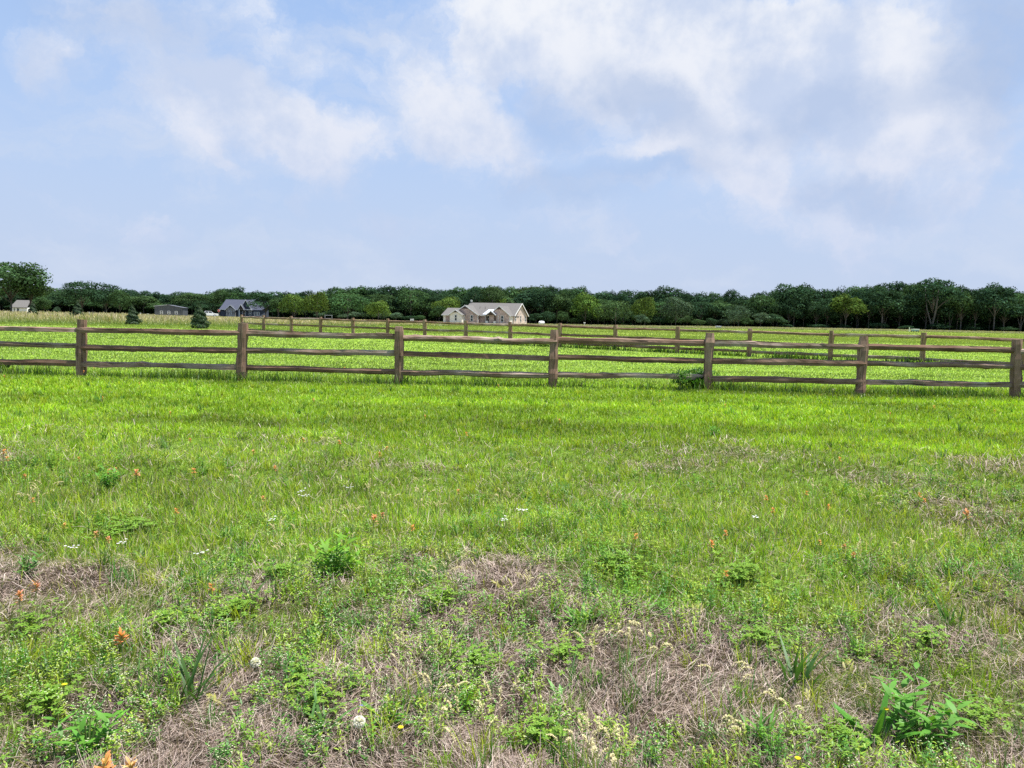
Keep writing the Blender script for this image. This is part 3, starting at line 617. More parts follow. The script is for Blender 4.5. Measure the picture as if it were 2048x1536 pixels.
tree_px(BUSHY[2], 878, 610, 229, 34, 'mid green', 'broadleaf_tree', 'low green tree at the left corner of the brick house')
tree_px(BUSHY[1], 1003, 594, 238, 34, 'yellow green', 'broadleaf_tree', 'vivid yellow green treetop showing above the brick house ridge')
tree_px(OPEN[1], 1866, 553, 238, 92, 'dark green', 'broadleaf_tree', 'tall tree with pale forked trunks at the right of the wood')
tree_px(OPEN[2], 1990, 562, 238, 84, 'dark green', 'broadleaf_tree', 'tree with one pale straight trunk near the right edge of the wood')
tree_px(OPEN[2], 1765, 570, 239, 88, 'dark green', 'broadleaf_tree', 'dark tree with a visible trunk left of the pale forked trunks')
tree_px(TPL[0], 1588, 557, 243, 80, 'dark green', 'broadleaf_tree', 'round dark treetop bulging highest over the middle right of the wood')
tree_px(TPL[2], 1692, 580, 235, 66, 'light green', 'broadleaf_tree', 'yellowish leafy tree shining out of the dark wood at right')
tree_px(BUSHY[0], 1232, 600, 226, 74, 'mid green', 'broadleaf_tree', 'layered spreading tree at the foot of the wood right of the brick house')
tree_px(BUSHY[1], 1290, 590, 232, 48, 'light green', 'broadleaf_tree', 'upright lighter tree beside the layered spreading tree')
tree_px(BUSHY[2], 1283, 628, 222, 30, 'grey green', 'bush', 'pale rounded bush under the upright lighter tree', cat='bush')
tree_px(BUSHY[0], 1352, 592, 232, 62, 'grey green', 'broadleaf_tree', 'greyish olive tree at the middle of the wood edge')
tree_px(BUSHY[1], 1478, 606, 228, 46, 'grey green', 'broadleaf_tree', 'pale conical small tree near the white hive at the wood edge')
tree_px(BUSHY[2], 1172, 584, 234, 60, 'light green', 'broadleaf_tree', 'lighter tree above the far fence right of the propane tank')
PROF = [(-260, 540), (-120, 560), (0, 566), (85, 573), (130, 570), (250, 570), (290, 575), (330, 580), (400, 577), (440, 573), (470, 568), (520, 577), (560, 583), (600, 574), (650, 575), (665, 571), (700, 566), (770, 563), (820, 562), (870, 571), (940, 564), (990, 562), (1020, 568), (1060, 560), (1100, 567), (1155, 565), (1200, 575), (1245, 572), (1290, 574), (1340, 570), (1400, 576), (1450, 573), (1500, 584), (1540, 580), (1590, 568), (1620, 570), (1690, 565), (1760, 560), (1850, 556), (1900, 558), (1930, 572), (1990, 563), (2048, 570), (2200, 560), (2350, 565)]
prof = lambda px: float(np.interp(px, [a_ for a_, b_ in PROF], [b_ for a_, b_ in PROF]))
DD = lambda px: float(np.interp(px, [-300, 520, 640, 760, 1000, 2400], [330, 320, 262, 246, 242, 243]))
LM = [(-300, 'the far left edge'), (97, 'the biggest left tree'), (255, 'the dark clump'), (360, 'the grey metal barn'), (500, 'the blue roofed house'), (660, 'the pale tree pair'), (800, 'the small bright tree'), (930, 'the satellite dish'), (1055, 'the brick house'), (1172, 'the light tree'), (1352, 'the greyish olive tree'), (1478, 'the pale conical tree'), (1588, 'the round dark treetop'), (1692, 'the yellowish tree'), (1866, 'the pale forked trunks'), (1990, 'the pale straight trunk')]
ORD = 'first second third fourth fifth sixth seventh eighth ninth tenth eleventh twelfth thirteenth fourteenth fifteenth sixteenth'.split()
cnt = {}
def lmlabel(px, row, colour):
    k_ = [b_ for a_, b_ in LM if px >= a_][-1]; cnt[(k_, row)] = cnt.get((k_, row), 0) + 1
    o_ = ORD[min(cnt[(k_, row)], 16) - 1]
    return f'{colour} tree, {row} row of wood, {o_} right of {k_}'
for row, dy, stepm, drop, wm in (('front', 0, 27, 17, 58), ('second', 9, 30, 0, 58)):
    px = -230 + (12 if row == 'second' else 0)
    while px < 2290:
        Yd = DD(px) + dy + r_.uniform(-3, 3)
        top = prof(px) + drop * r_.uniform(.1, 1.9) + (r_.uniform(-1, 6) if row == 'second' else 0)
        w = wm * r_.uniform(.7, 1.5) * (240 / Yd) ** .5
        if row == 'front': colour = r_.choice(['dark green', 'dark green', 'mid green', 'mid green'] if px < 1500 else ['dark green'] * 6 + ['mid green'])
        else: colour = r_.choice(['dark green'] * 4 + ['mid green'])
        tp = r_.choice(TPL if (row == 'second' or px < 1500) else TPL + OPEN[1:2])
        tree_px(tp, px, top, Yd, w, colour, 'broadleaf_tree', lmlabel(px, row, colour), group=G_W)
        px += stepm * r_.uniform(.8, 1.25) * (240 / Yd) ** .6
px = 650; i = 0
while px < 2200:   # shrubs and low saplings closing the foot of the wood
    Yd = DD(px) - 6 + r_.uniform(-2, 2); colour = r_.choice(['mid green', 'dark green', 'mid green', 'grey green'] if px < 1560 else ['dark green'])
    hgt_ = r_.uniform(14, 34) if px < 1560 else r_.uniform(6, 14)
    if px < 860 or px > 1060: tree_px(r_.choice(BUSHY), px, 648 + (px - 1024) * .0145 - hgt_, Yd, r_.uniform(24, 48), colour, 'bush', lmlabel(px, 'low bushy', colour).replace('tree, low bushy row of wood', 'bush at the foot of the wood'), cat='bush', group='bushes along the foot of the wood')
    px += r_.uniform(17, 34) if px < 1560 else r_.uniform(40, 70)
# the depth of the wood behind them, which nobody could count
wd = NB(); rr = np.random.default_rng(3)
for dy in (16, 24, 34, 46):
    px = -330
    while px < 2400:
        Yd = DD(px) + dy + rr.uniform(-3, 3); p_ = at(px, Yd, 620); tp = TPL[rr.integers(5)]; V, F_, C_ = tp['raw']
        H = ztop(px, prof(px) + 4 + rr.uniform(0, 9), Yd) - p_.z; a_ = rr.uniform(0, 6.28); s_ = rr.uniform(48, 66) / F * Yd / tp['W']
        sel = rr.random(len(F_)) < .45; FF = F_[sel]; vv = V[FF.ravel()].astype(float); ca, sa = math.cos(a_), math.sin(a_); zz = vv[:, 2] / tp['H'] * H
        if dy >= 34: zz = zz * 1.0 - H * .1
        vv = np.stack([(vv[:, 0] * ca - vv[:, 1] * sa) * s_ + p_.x, (vv[:, 0] * sa + vv[:, 1] * ca) * s_ + Yd, zz + p_.z], 1)
        wd.add(vv, np.arange(len(vv)).reshape(-1, 4), C_[FF.ravel()] * np.array([.9, .95, 1.0]))
        px += 34 * (240 / Yd) ** .5
# undergrowth inside it
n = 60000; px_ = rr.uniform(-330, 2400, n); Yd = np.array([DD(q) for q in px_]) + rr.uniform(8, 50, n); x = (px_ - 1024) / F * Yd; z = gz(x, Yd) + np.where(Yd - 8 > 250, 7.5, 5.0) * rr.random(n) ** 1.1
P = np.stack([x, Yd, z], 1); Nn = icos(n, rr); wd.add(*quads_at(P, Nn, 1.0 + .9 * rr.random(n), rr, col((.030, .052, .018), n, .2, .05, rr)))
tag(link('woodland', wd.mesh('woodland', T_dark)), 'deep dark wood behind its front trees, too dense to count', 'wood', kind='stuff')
# young conifers on the lawn
def conifer(px, top, bot, Y, seed, lean, label):
    r = np.random.default_rng(seed); p_ = at(px, Y, bot); H = ztop(px, top, Y) - p_.z; rad = H * .37
    n = 7000; t_ = r.random(n) ** .8; a_ = r.random(n) * 6.283; lob = 1 + .22 * np.sin(a_ * 3 + t_ * 17 + seed) + .18 * np.sin(t_ * 34 + a_ * 2)
    rr_ = rad * (1 - t_) ** .85 * np.minimum(1, .55 + t_ * 4) * lob * (1 - .35 * r.random(n) ** 2) + .02
    P = np.stack([np.cos(a_) * rr_ + lean * t_ * H, np.sin(a_) * rr_, .04 + t_ * H], 1); Nn = np.stack([np.cos(a_), np.sin(a_), .5 + 0 * a_], 1) + r.normal(0, .5, (n, 3)); Nn /= np.linalg.norm(Nn, axis=1, keepdims=True)
    V, F_, C_ = quads_at(P, Nn, .05 + .11 * r.random(n) * (1 - .5 * t_), r, col((.040, .075, .030), n, .3, .08, r), .6)
    root = empty('young_conifer', p_, 0, label, 'tree', 'young conifers in a row on the lawn'); link('crown', np_mesh('crown', V, [F_], M_leaf, C_), root)
    MB().tube([(0, 0, -.05), (lean * H * .5, 0, H * .5), (lean * H * .9, 0, H * .9)], [.05, .035, .01], 6).build('trunk', M_bark, root, True)
conifer(67, 606, 640, 82, 1, -.03, 'small spreading conifer farthest left on the lawn, in front of the white house')
conifer(155, 603, 646, 73, 2, .03, 'slim young conifer half hidden by the first fence post from the left')
conifer(267, 610, 653, 65, 3, -.05, 'young conifer in front of the left end of the metal barn')
conifer(401, 607, 658, 58, 4, -.06, 'pointed young conifer just left of the white pickup truck')
# ------------------------------------------------------------------ buildings
M_brick = brickmat('rose_brick', (.52, .385, .34), (.40, .29, .255), (.54, .48, .43)); M_brick2 = brickmat('tan_brick', (.60, .50, .42), (.49, .40, .34), (.6, .53, .48))
M_trim = pmat('white_trim', (.70, .70, .68), (.80, .80, .78), 3, .6); M_cream = pmat('cream_stucco', (.68, .64, .56), (.78, .74, .67), 2.5, .9, .1)
M_roof = pmat('grey_shingle', (.105, .098, .092), (.165, .156, .147), 9, .95, .3, stretch=(1, 3, 3)); M_gbrown = pmat('brown_gable_board', (.07, .045, .04), (.12, .085, .075), 5, .9)
M_glass = pmat('dark_window_glass', (.012, .018, .026), (.03, .045, .06), 1.2, .08, spec=.6); M_metalw = pmat('white_metal_roof', (.62, .65, .70), (.72, .75, .80), 1.5, .35, metallic=.2)
M_stonew = pmat('white_column_stone', (.60, .59, .56), (.76, .75, .72), 7, .9, .3); M_dwood = pmat('dark_timber', (.05, .035, .03), (.10, .07, .055), 6, .8)
M_porch = pmat('porch_stucco', (.36, .36, .32), (.44, .43, .39), 4, .9); M_droof = pmat('slate_blue_shingle', (.040, .046, .070), (.075, .083, .115), 7, .9, .3, stretch=(1, 3, 3))
M_navy = pmat('dark_blue_grey_siding', (.045, .055, .075), (.07, .08, .10), 3, .8); M_stone = pmat('field_stone', (.16, .15, .14), (.42, .40, .37), 2.6, .95, .5, contrast=(.42, .58))
M_barn = pmat('grey_metal_siding', (.085, .09, .10), (.12, .125, .135), 1.5, .55, metallic=.3, stretch=(6, 6, .1)); M_black = pmat('black_rubber', (.012, .012, .012), (.025, .025, .025), 5, .7)
def gable_wall(mb, x0, x1, y, ze, za, th=.18, z0=-.5):
    mb.prism([(x0, z0), (x1, z0), (x1, ze), ((x0 + x1) / 2, za), (x0, ze)], y, y + th)
def gable_roof(root, x0, x1, yf, yb, ze, za, over=.35, fo=.35, th=.16, mat=None, fascia=True, nm='roof'):
    """ridge along y; eave height ze at the walls x0,x1"""
    xm = (x0 + x1) / 2; k_ = (za - ze) / (xm - x0); e = ze - k_ * over; mb = MB()
    mb.slab([(x0 - over, yf - fo, e + th), (xm, yf - fo, za + th), (xm, yb, za + th), (x0 - over, yb, e + th)], th)
    mb.slab([(xm, yf - fo, za + th), (x1 + over, yf - fo, e + th), (x1 + over, yb, e + th), (xm, yb, za + th)], th)
    o = mb.build(nm, mat or M_roof, root)
    if fascia:
        f = MB(); yy = yf - fo - .05; t2 = .24
        f.prism([(x0 - over - .03, e + th + .03), (xm, za + th + .03), (xm, za + th - t2), (x0 - over - .03, e + th - t2)], yy, yy + .045)
        f.prism([(xm, za + th + .03), (x1 + over + .03, e + th + .03), (x1 + over + .03, e + th - t2), (xm, za + th - t2)], yy, yy + .045)
        f.build('fascia', M_trim, o)
    return o
def window(root, x, y, z, w, h, side=False, frame=None, lites=2):
    """w wide, h high, centred on x, front face at y (or on the +x wall when side: x is the face, y the centre)"""
    f = MB(); g_ = MB(); t_ = .09
    def bx(mb, a0, a1, z0, z1, d0, d1):
        if side: mb.box(x + d0, x + d1, y + a0, y + a1, z0, z1)
        else: mb.box(x + a0, x + a1, y - d1, y - d0, z0, z1)
    bx(g_, -w / 2, w / 2, z, z + h, -.01, .02)
    bx(f, -w / 2 - t_, -w / 2, z - t_, z + h + t_, -.01, .07); bx(f, w / 2, w / 2 + t_, z - t_, z + h + t_, -.01, .07)
    bx(f, -w / 2, w / 2, z + h, z + h + t_, -.01, .068); bx(f, -w / 2, w / 2, z - t_, z, -.01, .075)
    bx(f, -w / 2, w / 2, z + h / 2 - .045, z + h / 2 + .045, -.01, .055)
    o = f.build('window', frame or M_trim, root); g_.build('pane', M_glass, o); return o
# --- brick ranch house
YH = 215; p_ = at(883.4, YH, 644); hs = empty('brick_house', (p_.x, p_.y, p_.z - .05), R(-20), 'long single-storey brick house with grey shingle roof and several white-edged gables', 'house')
w = MB(); w.box(.02, 5.9, 1.0, 8.2, -.5, 2.35); w.prism([(5.42, -.5), (20.3, -.5), (20.3, 2.5), (5.42, 2.5)], 2.45, 13.35); w.build('wall', M_brick, hs)
w = MB(); gable_wall(w, 2.85, 10.35, 1.2, 2.42, 4.9); w.box(10.17, 10.35, 1.38, 2.6, -.5, 2.42); gable_wall(w, 14.2, 20.2, 0, 2.42, 4.85); w.box(14.2, 14.4, .18, 2.6, -.5, 2.3); w.build('gable_wall', M_brick, hs)
w = MB(); gable_wall(w, 2.7, 6.35, -.6, 2.4, 3.6); w.box(6.17, 6.35, -.42, 1.3, -.5, 2.4); w.box(2.7, 2.88, -.42, 1.1, -.5, 2.4); w.build('gable_wall', M_cream, hs, label='cream stucco gable wall of the projecting left bay')
w = MB(); w.box(20.02, 20.215, .18, 2.46, -.5, 2.4); w.box(.0, .7, .98, 1.06, -.5, 2.3); w.build('corner_board', M_cream, hs)
# end wall, in lighter brick, with its gable
w = MB(); b = len(w.v); ys_ = [(2.42, -.5), (13.38, -.5), (13.38, 2.5), (7.9, 5.62), (2.42, 2.5)]
w.v += [(20.26, a_, c_) for a_, c_ in ys_] + [(20.44, a_, c_) for a_, c_ in ys_]; w.f += [tuple(range(b + 4, b - 1, -1)), tuple(range(b + 5, b + 10))] + [(b + i, b + (i + 1) % 5, b + 5 + (i + 1) % 5, b + 5 + i) for i in range(5)]; w.build('end_wall', M_brick2, hs)
# brown boards in the gable tips
for x0, x1, yy, ze, za in ((2.85, 10.35, 1.2, 2.42, 4.9), (14.2, 20.2, 0, 2.42, 4.85), (2.7, 6.35, -.6, 2.4, 3.6)):
    xm = (x0 + x1) / 2; k_ = (za - ze) / (xm - x0); zc = za - .85 if za > 4 else za - .62; dx = (za - zc) / k_
    MB().prism([(xm - dx, zc), (xm + dx, zc), (xm, za)], yy - .04, yy - .003).build('gable_board', M_gbrown, hs)
mr_ = MB(); e0 = 2.42 - .59 * .45
mr_.slab([(5.1, 2.0, e0 + .2), (20.85, 2.0, e0 + .2), (20.85, 7.9, 5.86), (5.1, 7.9, 5.86)], .16); mr_.slab([(5.1, 7.9, 5.86), (20.85, 7.9, 5.86), (20.85, 13.8, e0 + .2), (5.1, 13.8, e0 + .2)], .16)
mr_.slab([(-.35, .55, 2.32), (5.8, .55, 2.32), (5.8, 4.6, 4.25), (-.35, 4.6, 4.25)], .16); mr_.slab([(-.35, 4.6, 4.25), (5.8, 4.6, 4.25), (5.8, 8.7, 2.3), (-.35, 8.7, 2.3)], .16)
mrf = mr_.build('roof', M_roof, hs)
f = MB(); b = 0
for sgn, ya in ((1, 2.0), (1, 13.8)):
    pts = [(20.87, ya, e0 + .24), (20.87, 7.9, 5.9), (20.87, 7.9, 5.62), (20.87, ya, e0 - .04)]; bb = len(f.v); f.v += pts + [(20.92, q[1], q[2]) for q in pts]; f.f += [(bb, bb + 1, bb + 2, bb + 3), (bb + 7, bb + 6, bb + 5, bb + 4), (bb, bb + 4, bb + 5, bb + 1), (bb + 1, bb + 5, bb + 6, bb + 2), (bb + 2, bb + 6, bb + 7, bb + 3), (bb + 3, bb + 7, bb + 4, bb)]
f.box(10.6, 12.3, 1.93, 1.99, e0 - .02, e0 + .22); f.box(-.38, 2.3, .5, .545, 2.1, 2.34); f.build('fascia', M_trim, mrf)
gable_roof(hs, 2.85, 10.35, 1.2, 6.7, 2.42, 4.9); gable_roof(hs, 14.2, 20.2, 0, 6.7, 2.42, 4.85); gable_roof(hs, 2.7, 6.35, -.6, 3.6, 2.4, 3.6)
MB().slab([(12.1, .3, 2.62), (15.0, .3, 2.62), (15.0, 4.8, 4.02), (12.1, 4.8, 4.02)], .1).build('porch_roof', M_metalw, hs)
gable_roof(hs, 13.85, 16.1, -.5, 2.5, 2.6, 3.5, over=.3, mat=M_metalw, nm='porch_gable')
w = MB(); w.box(12.35, 16.9, 2.30, 2.44, -.3, 2.45); w.build('porch_wall', M_porch, hs)
for x_ in (13.7, 16.0):
    c_ = MB().box(x_ - .16, x_ + .16, -.45, -.13, .85, 2.6).build('porch_post', M_dwood, hs); MB().box(x_ - .3, x_ + .3, -.6, 0, -.4, .85).build('stone_base', M_stonew, c_)
w = MB(); w.prism([(13.9, 2.62), (16.05, 2.62), (14.975, 3.48)], -.52, -.46); w.box(13.8, 16.15, -.5, -.3, 2.45, 2.62); w.build('porch_truss', M_dwood, hs)
window(hs, 4.55, -.6, .75, .55, 1.5); window(hs, 8.55, 1.2, .70, .62, 1.55); window(hs, 18.0, 0, .70, .66, 1.55); window(hs, 13.25, 2.3, .6, .8, 1.6); window(hs, 14.3, 2.3, .3, .7, 1.95)
window(hs, 20.44, 3.7, 1.0, .7, 1.3, True); window(hs, 20.44, 8.0, .75, .8, 1.6, True); window(hs, 20.44, 11.9, .75, .8, 1.6, True)
w = MB(); w.box(15.25, 15.7, 2.22, 2.30, -.1, 2.0); w.build('door', M_gbrown, hs)
for x_, y_ in ((10.42, 1.15), (12.2, 2.35), (16.85, -.02), (20.1, -.06), (6.5, 1.1)): MB().box(x_ - .06, x_ + .06, y_ - .1, y_ - .01, -.3, 2.4).build('downspout', M_trim, hs)
d_ = MB(); d_.tube([(5.6, 7.9, 5.8), (5.6, 7.9, 6.2)], .04, 6); d_.build('dish_mast', M_trim, hs)
bm_ = MB(); n = 12
bm_.v = [(5.6 + .36 * math.cos(i / n * 6.283), 7.75 - .1 * math.sin(i / n * 6.283), 6.35 + .33 * math.sin(i / n * 6.283)) for i in range(n)] + [(5.6 + .36 * math.cos(i / n * 6.283), 7.80 - .1 * math.sin(i / n * 6.283), 6.35 + .33 * math.sin(i / n * 6.283)) for i in range(n)]
bm_.f = [tuple(range(n - 1, -1, -1)), tuple(range(n, 2 * n))] + [(i, (i + 1) % n, n + (i + 1) % n, n + i) for i in range(n)]; bm_.build('satellite_dish', M_trim, hs)
for x_, y_ in ((9.3, 5.2), (11.0, 4.9)): MB().tube([(x_, y_, 4.0), (x_, y_, 4.75)], .06, 6).build('vent_pipe', M_dwood, hs)
MB().box(1.6, 2.5, .35, .85, -.2, .35).build('patio_bench', M_black, None).parent = hs
# --- blue-roofed house
def T(px_local, base=0): return px_local
YB = 258; p_ = at(436.5, YB, 632); bh = empty('blue_house', (p_.x, p_.y, p_.z), R(0), 'dark house with slate blue roof and white-edged gables beside the white pickup', 'house')
s_ = 14.63; kx = YB / F / s_   # metres per enlarged pixel
X_ = lambda q: (q - 240) * kx
w = MB(); w.box(X_(255), X_(1420), 1.4, 10.5, -.5, 2.55); w.build('wall', M_navy, bh)
r0 = MB(); r0.slab([(X_(235), 1.0, 2.55), (X_(1250), 1.0, 2.55), (X_(1240), 5.9, 5.9), (X_(285), 5.9, 5.9)], .15); r0.slab([(X_(285), 5.9, 5.9), (X_(1240), 5.9, 5.9), (X_(1250), 10.9, 2.55), (X_(235), 10.9, 2.55)], .15)
rf = r0.build('roof', M_droof, bh); MB().box(X_(215), X_(1215), .93, .99, 2.38, 2.56).build('fascia', M_trim, rf)
r0 = MB(); r0.slab([(X_(1000), 5.8, 5.7), (X_(1470), 1.2, 2.5), (X_(1470), 9.5, 4.2), (X_(1250), 8.5, 7.3)], .15); r0.slab([(X_(960), 1.3, 2.5), (X_(1470), 1.3, 2.5), (X_(1370), 6.6, 7.2), (X_(1250), 6.6, 7.2)], .15); r0.slab([(X_(1250), 6.6, 7.2), (X_(1370), 6.6, 7.2), (X_(1470), 11.5, 2.6), (X_(960), 11.5, 2.6)], .15); r0.build('roof', M_droof, bh)
gable_wall(w := MB(), X_(445), X_(720), .6, 2.45, 3.95); w.box(X_(445), X_(445) + .2, .78, 1.5, -.5, 2.4); w.box(X_(720) - .2, X_(720), .78, 1.5, -.5, 2.4); w.build('stone_bay', M_stone, bh)
xm = X_(582.5); MB().prism([(xm - .85, 3.17), (xm + .85, 3.17), (xm, 3.95)], .56, .597).build('gable_board', M_navy, bh)
gable_roof(bh, X_(445), X_(720), .6, 5.2, 2.45, 3.95, over=.25, mat=M_droof)
gable_wall(w := MB(), X_(855), X_(1180), 1.1, 2.6, 5.7, z0=2.5); w.build('gable_wall', M_navy, bh); gable_roof(bh, X_(855), X_(1180), 1.1, 5.8, 2.6, 5.7, over=.22, mat=M_droof); MB().box(X_(985), X_(1200), .66, .70, 2.42, 2.62).build('trim_board', M_trim, bh)
gable_roof(bh, X_(845), X_(1000), -.4, 3.2, 2.7, 4.2, over=.22, mat=M_droof, nm='porch_gable'); MB().prism([(X_(850), 2.7), (X_(995), 2.7), (X_(922), 4.1)], -.35, -.3).build('porch_truss', M_dwood, bh)
for q in (860, 990): MB().box(X_(q) - .12, X_(q) + .12, -.35, -.12, -.4, 2.7).build('porch_post', M_trim if q == 860 else M_dwood, bh)
window(bh, X_(580), .6, .5, .55, .75, lites=1); window(bh, X_(580), .6, 1.65, .5, .6); window(bh, X_(950), 1.4, .45, .95, 1.6); window(bh, X_(1290), 1.4, .6, .9, 1.1); window(bh, X_(1370), 1.4, .6, .6, 1.1); window(bh, X_(1130), 1.4, .7, .6, 1.3)
# --- metal barn
YM = 240; p_ = at(309.5, YM, 632); bn = empty('metal_barn', p_, R(17), 'low grey metal barn with shallow roof and three small white windows', 'barn'); km = YM / F / 6.206
WB = 8.1; w = MB(); w.prism([(0, -.4), (WB, -.4), (WB, 2.65), (WB * .45, 3.45), (0, 3.0)], 0, 14); w.build('wall', M_barn, bn)
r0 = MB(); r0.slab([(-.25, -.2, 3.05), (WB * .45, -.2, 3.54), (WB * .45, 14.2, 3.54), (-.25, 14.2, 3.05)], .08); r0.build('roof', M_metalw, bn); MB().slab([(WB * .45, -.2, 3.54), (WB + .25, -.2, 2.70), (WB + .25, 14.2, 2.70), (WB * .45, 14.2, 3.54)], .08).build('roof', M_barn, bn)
for q in (77, 162, 246): window(bn, q * km, 0, .70, .60, .80)
for i in range(13): MB().box(i * WB / 12.5 + .2, i * WB / 12.5 + .26, -.03, -.002, -.4, 2.85).build('seam', M_barn, bn)
# --- white house on the left
YW = 222; p_ = at(24, YW, 627); wh = empty('white_house', p_, R(6), 'small white house with grey roof half hidden under the biggest left tree', 'house')
wh.scale = (.62, 1, 1); w = MB(); w.box(0, 6.6, 0, 5, -.4, 1.75); w.build('wall', M_trim, wh); r0 = MB(); r0.slab([(-.5, -.4, 1.8), (7.0, -.4, 1.8), (6.4, 2.5, 3.9), (.3, 2.5, 3.9)], .14); r0.slab([(.3, 2.5, 3.9), (6.4, 2.5, 3.9), (7.0, 5.4, 1.8), (-.5, 5.4, 1.8)], .14); r0.build('roof', M_roof, wh)
window(wh, 1.1, 0, .5, .5, .9); MB().box(2.3, 3.1, -.06, -.003, -.3, 1.5).build('door', M_navy, wh)
# ------------------------------------------------------------------ pickup
M_paint = pmat('white_car_paint', (.72, .73, .74), (.80, .81, .82), 1, .25, spec=.6)
YP = 236; p_ = at(417, YP, 632); pk = empty('pickup_truck', (p_.x, p_.y, p_.z), R(24), 'white four-door pickup truck parked left of the blue roofed house', 'pickup truck')
body = [(-2.8, .55), (2.7, .5), (2.8, .75), (2.72, 1.12), (1.35, 1.22), (.75, 1.82), (-.95, 1.85), (-1.15, 1.25), (-2.8, 1.25)]
MB().prism([(-2.8, .55), (2.75, .5), (2.82, .8), (2.74, 1.12), (1.35, 1.24), (-1.15, 1.27), (-2.8, 1.27)], -.98, .98).build('body', M_paint, pk)
cb_ = MB().prism([(1.4, 1.24), (.72, 1.84), (-.92, 1.87), (-1.15, 1.27)], -.84, .84).build('cab', M_paint, pk)
MB().prism([(1.12, 1.30), (.68, 1.74), (.02, 1.76), (.02, 1.31)], -.865, -.845).build('side_window', M_glass, cb_); MB().prism([(-.1, 1.31), (-.1, 1.76), (-.85, 1.77), (-1.0, 1.32)], -.865, -.845).build('side_window', M_glass, cb_)
for x_ in (-1.85, 1.75):
    for y_ in (-.86, .86):
        o = MB().tube([(x_, y_ - .14, .4), (x_, y_ + .14, .4)], .41, 16).build('wheel', M_black, pk); MB().tube([(x_, y_ - .16, .4), (x_, y_ + .16, .4)], .22, 12).build('rim', M_metalw, o)
for y_ in (-.75, .75): MB().box(2.72, 2.84, y_ - .2, y_ + .2, .82, 1.02).build('headlight', M_glass, pk)
MB().box(2.74, 2.9, -.95, .95, .48, .68).build('bumper', M_black, pk)
# ------------------------------------------------------------------ small things on the field
M_red = pmat('red_sign', (.45, .03, .03), (.55, .05, .05), 2, .5); M_greyp = pmat('grey_plastic', (.25, .27, .29), (.35, .37, .39), 3, .6)
p_ = at(437.8, 225, 632); ss = empty('stop_sign', p_, 0, 'red octagonal stop sign on a thin post before the blue roofed house', 'sign'); zc = ztop(437.8, 621.3, 225) - p_.z
MB().box(-.04, .04, 0, .06, -.2, zc + .3).build('post', M_greyp, ss)
oc = lambda r: [(r * math.cos(R(22.5 + 45 * i)), zc + r * math.sin(R(22.5 + 45 * i))) for i in range(8)]
MB().prism(oc(.41), -.030, -.004).build('rim', M_trim, ss); MB().prism(oc(.38), -.040, -.031).build('panel', M_red, ss)
fc = bpy.data.curves.new('lettering', 'FONT'); fc.body = 'STOP'; fc.size = .32; fc.align_x = 'CENTER'; fc.align_y = 'CENTER'; fc.extrude = .004; fc.materials.append(M_trim)
ft = bpy.data.objects.new('lettering', fc); fme = bpy.data.meshes.new_from_object(ft); bpy.data.objects.remove(ft); fo = link('lettering', fme, ss); fo.location = (0, -.046, zc); fo.rotation_euler = (R(90), 0, 0)
p_ = at(824, 150, 642); ub = empty('utility_cabinet', p_, R(8), 'white utility cabinet with a dark opening left of the brick house', 'cabinet')
MB().box(-.33, .33, 0, .5, -.1, .9).box(-.37, .37, -.04, .54, .9, .95).build('body', M_trim, ub); MB().box(-.14, .10, -.02, -.002, .35, .65).build('opening', M_black, ub)
def marker(px, py0, py1, Y, w_, name, label, cat='post', mat=None):
    p_ = at(px, Y, py1); H = max(.3, ztop(px, py0, Y) - p_.z); root = empty(name, p_, 0, label, cat); MB().box(-w_ / 2, w_ / 2, -.05, .05, -.1, H).build('shaft', mat or M_trim, root); MB().box(-w_ / 2 - .03, w_ / 2 + .03, -.07, .07, H, H + .05).build('cap', mat or M_trim, root)
marker(178.5, 624.5, 629, 180, .22, 'marker_post', 'short white marker post in front of the dark tree clump')
marker(281, 626, 633, 215, .32, 'marker_post', 'white marker post left of the grey metal barn')
marker(296, 627.5, 633, 215, .5, 'utility_pedestal', 'low white utility pedestal at the left corner of the metal barn', 'utility box')
marker(1818, 655, 668, 165, .12, 'marker_post', 'thin white stake in the tall grass left of the hive')
p_ = at(1083, 208, 648); pt = empty('propane_tank', p_, R(35), 'white rounded propane tank on the grass right of the brick house', 'tank')
MB().tube([(-.85, 0, .6), (-.78, 0, .6), (-.6, 0, .6), (.6, 0, .6), (.78, 0, .6), (.85, 0, .6)], [.12, .36, .46, .46, .36, .12], 16).build('tank', M_paint, pt, True)
for x_ in (-.5, .5): MB().box(x_ - .08, x_ + .08, -.3, .3, -.1, .2).build('leg', M_greyp, pt)
MB().tube([(0, 0, 1.02), (0, 0, 1.2)], .16, 10).build('dome', M_greyp, pt)
def hive(px, Y, py, label, s_=1.0):
    p_ = at(px, Y, py); h_ = empty('beehive', p_, R(10), label, 'beehive'); MB().box(-.62 * s_, .62 * s_, 0, .7, .28 * s_, .55 * s_).build('body', pmat('hive_paint', (.20, .30, .36), (.28, .38, .45), 3, .7), h_)
    MB().box(-.7 * s_, .7 * s_, -.08, .78, .55 * s_, .68 * s_).build('lid', M_trim, h_)
    for x_ in (-.55, .55):
        for y_ in (.06, .6): MB().box(x_ * s_ - .05, x_ * s_ + .05, y_, y_ + .08, -.1, .28 * s_).build('leg', M_navy, h_)
hive(1832, 158, 668, 'blue grey box hive with white lid in the field before the forked trunks'); hive(1438, 175, 656, 'small pale box hive at the edge of the tall grass, middle of the field', .8)
p_ = at(657, 205, 632); sw = empty('swing_frame', p_, R(15), 'thin grey timber frame in the shade right of the pale tree pair', 'frame')
for x_ in (-.9, .9): MB().box(x_ - .06, x_ + .06, 0, .12, -.1, 1.35).build('leg', M_greyp, sw)
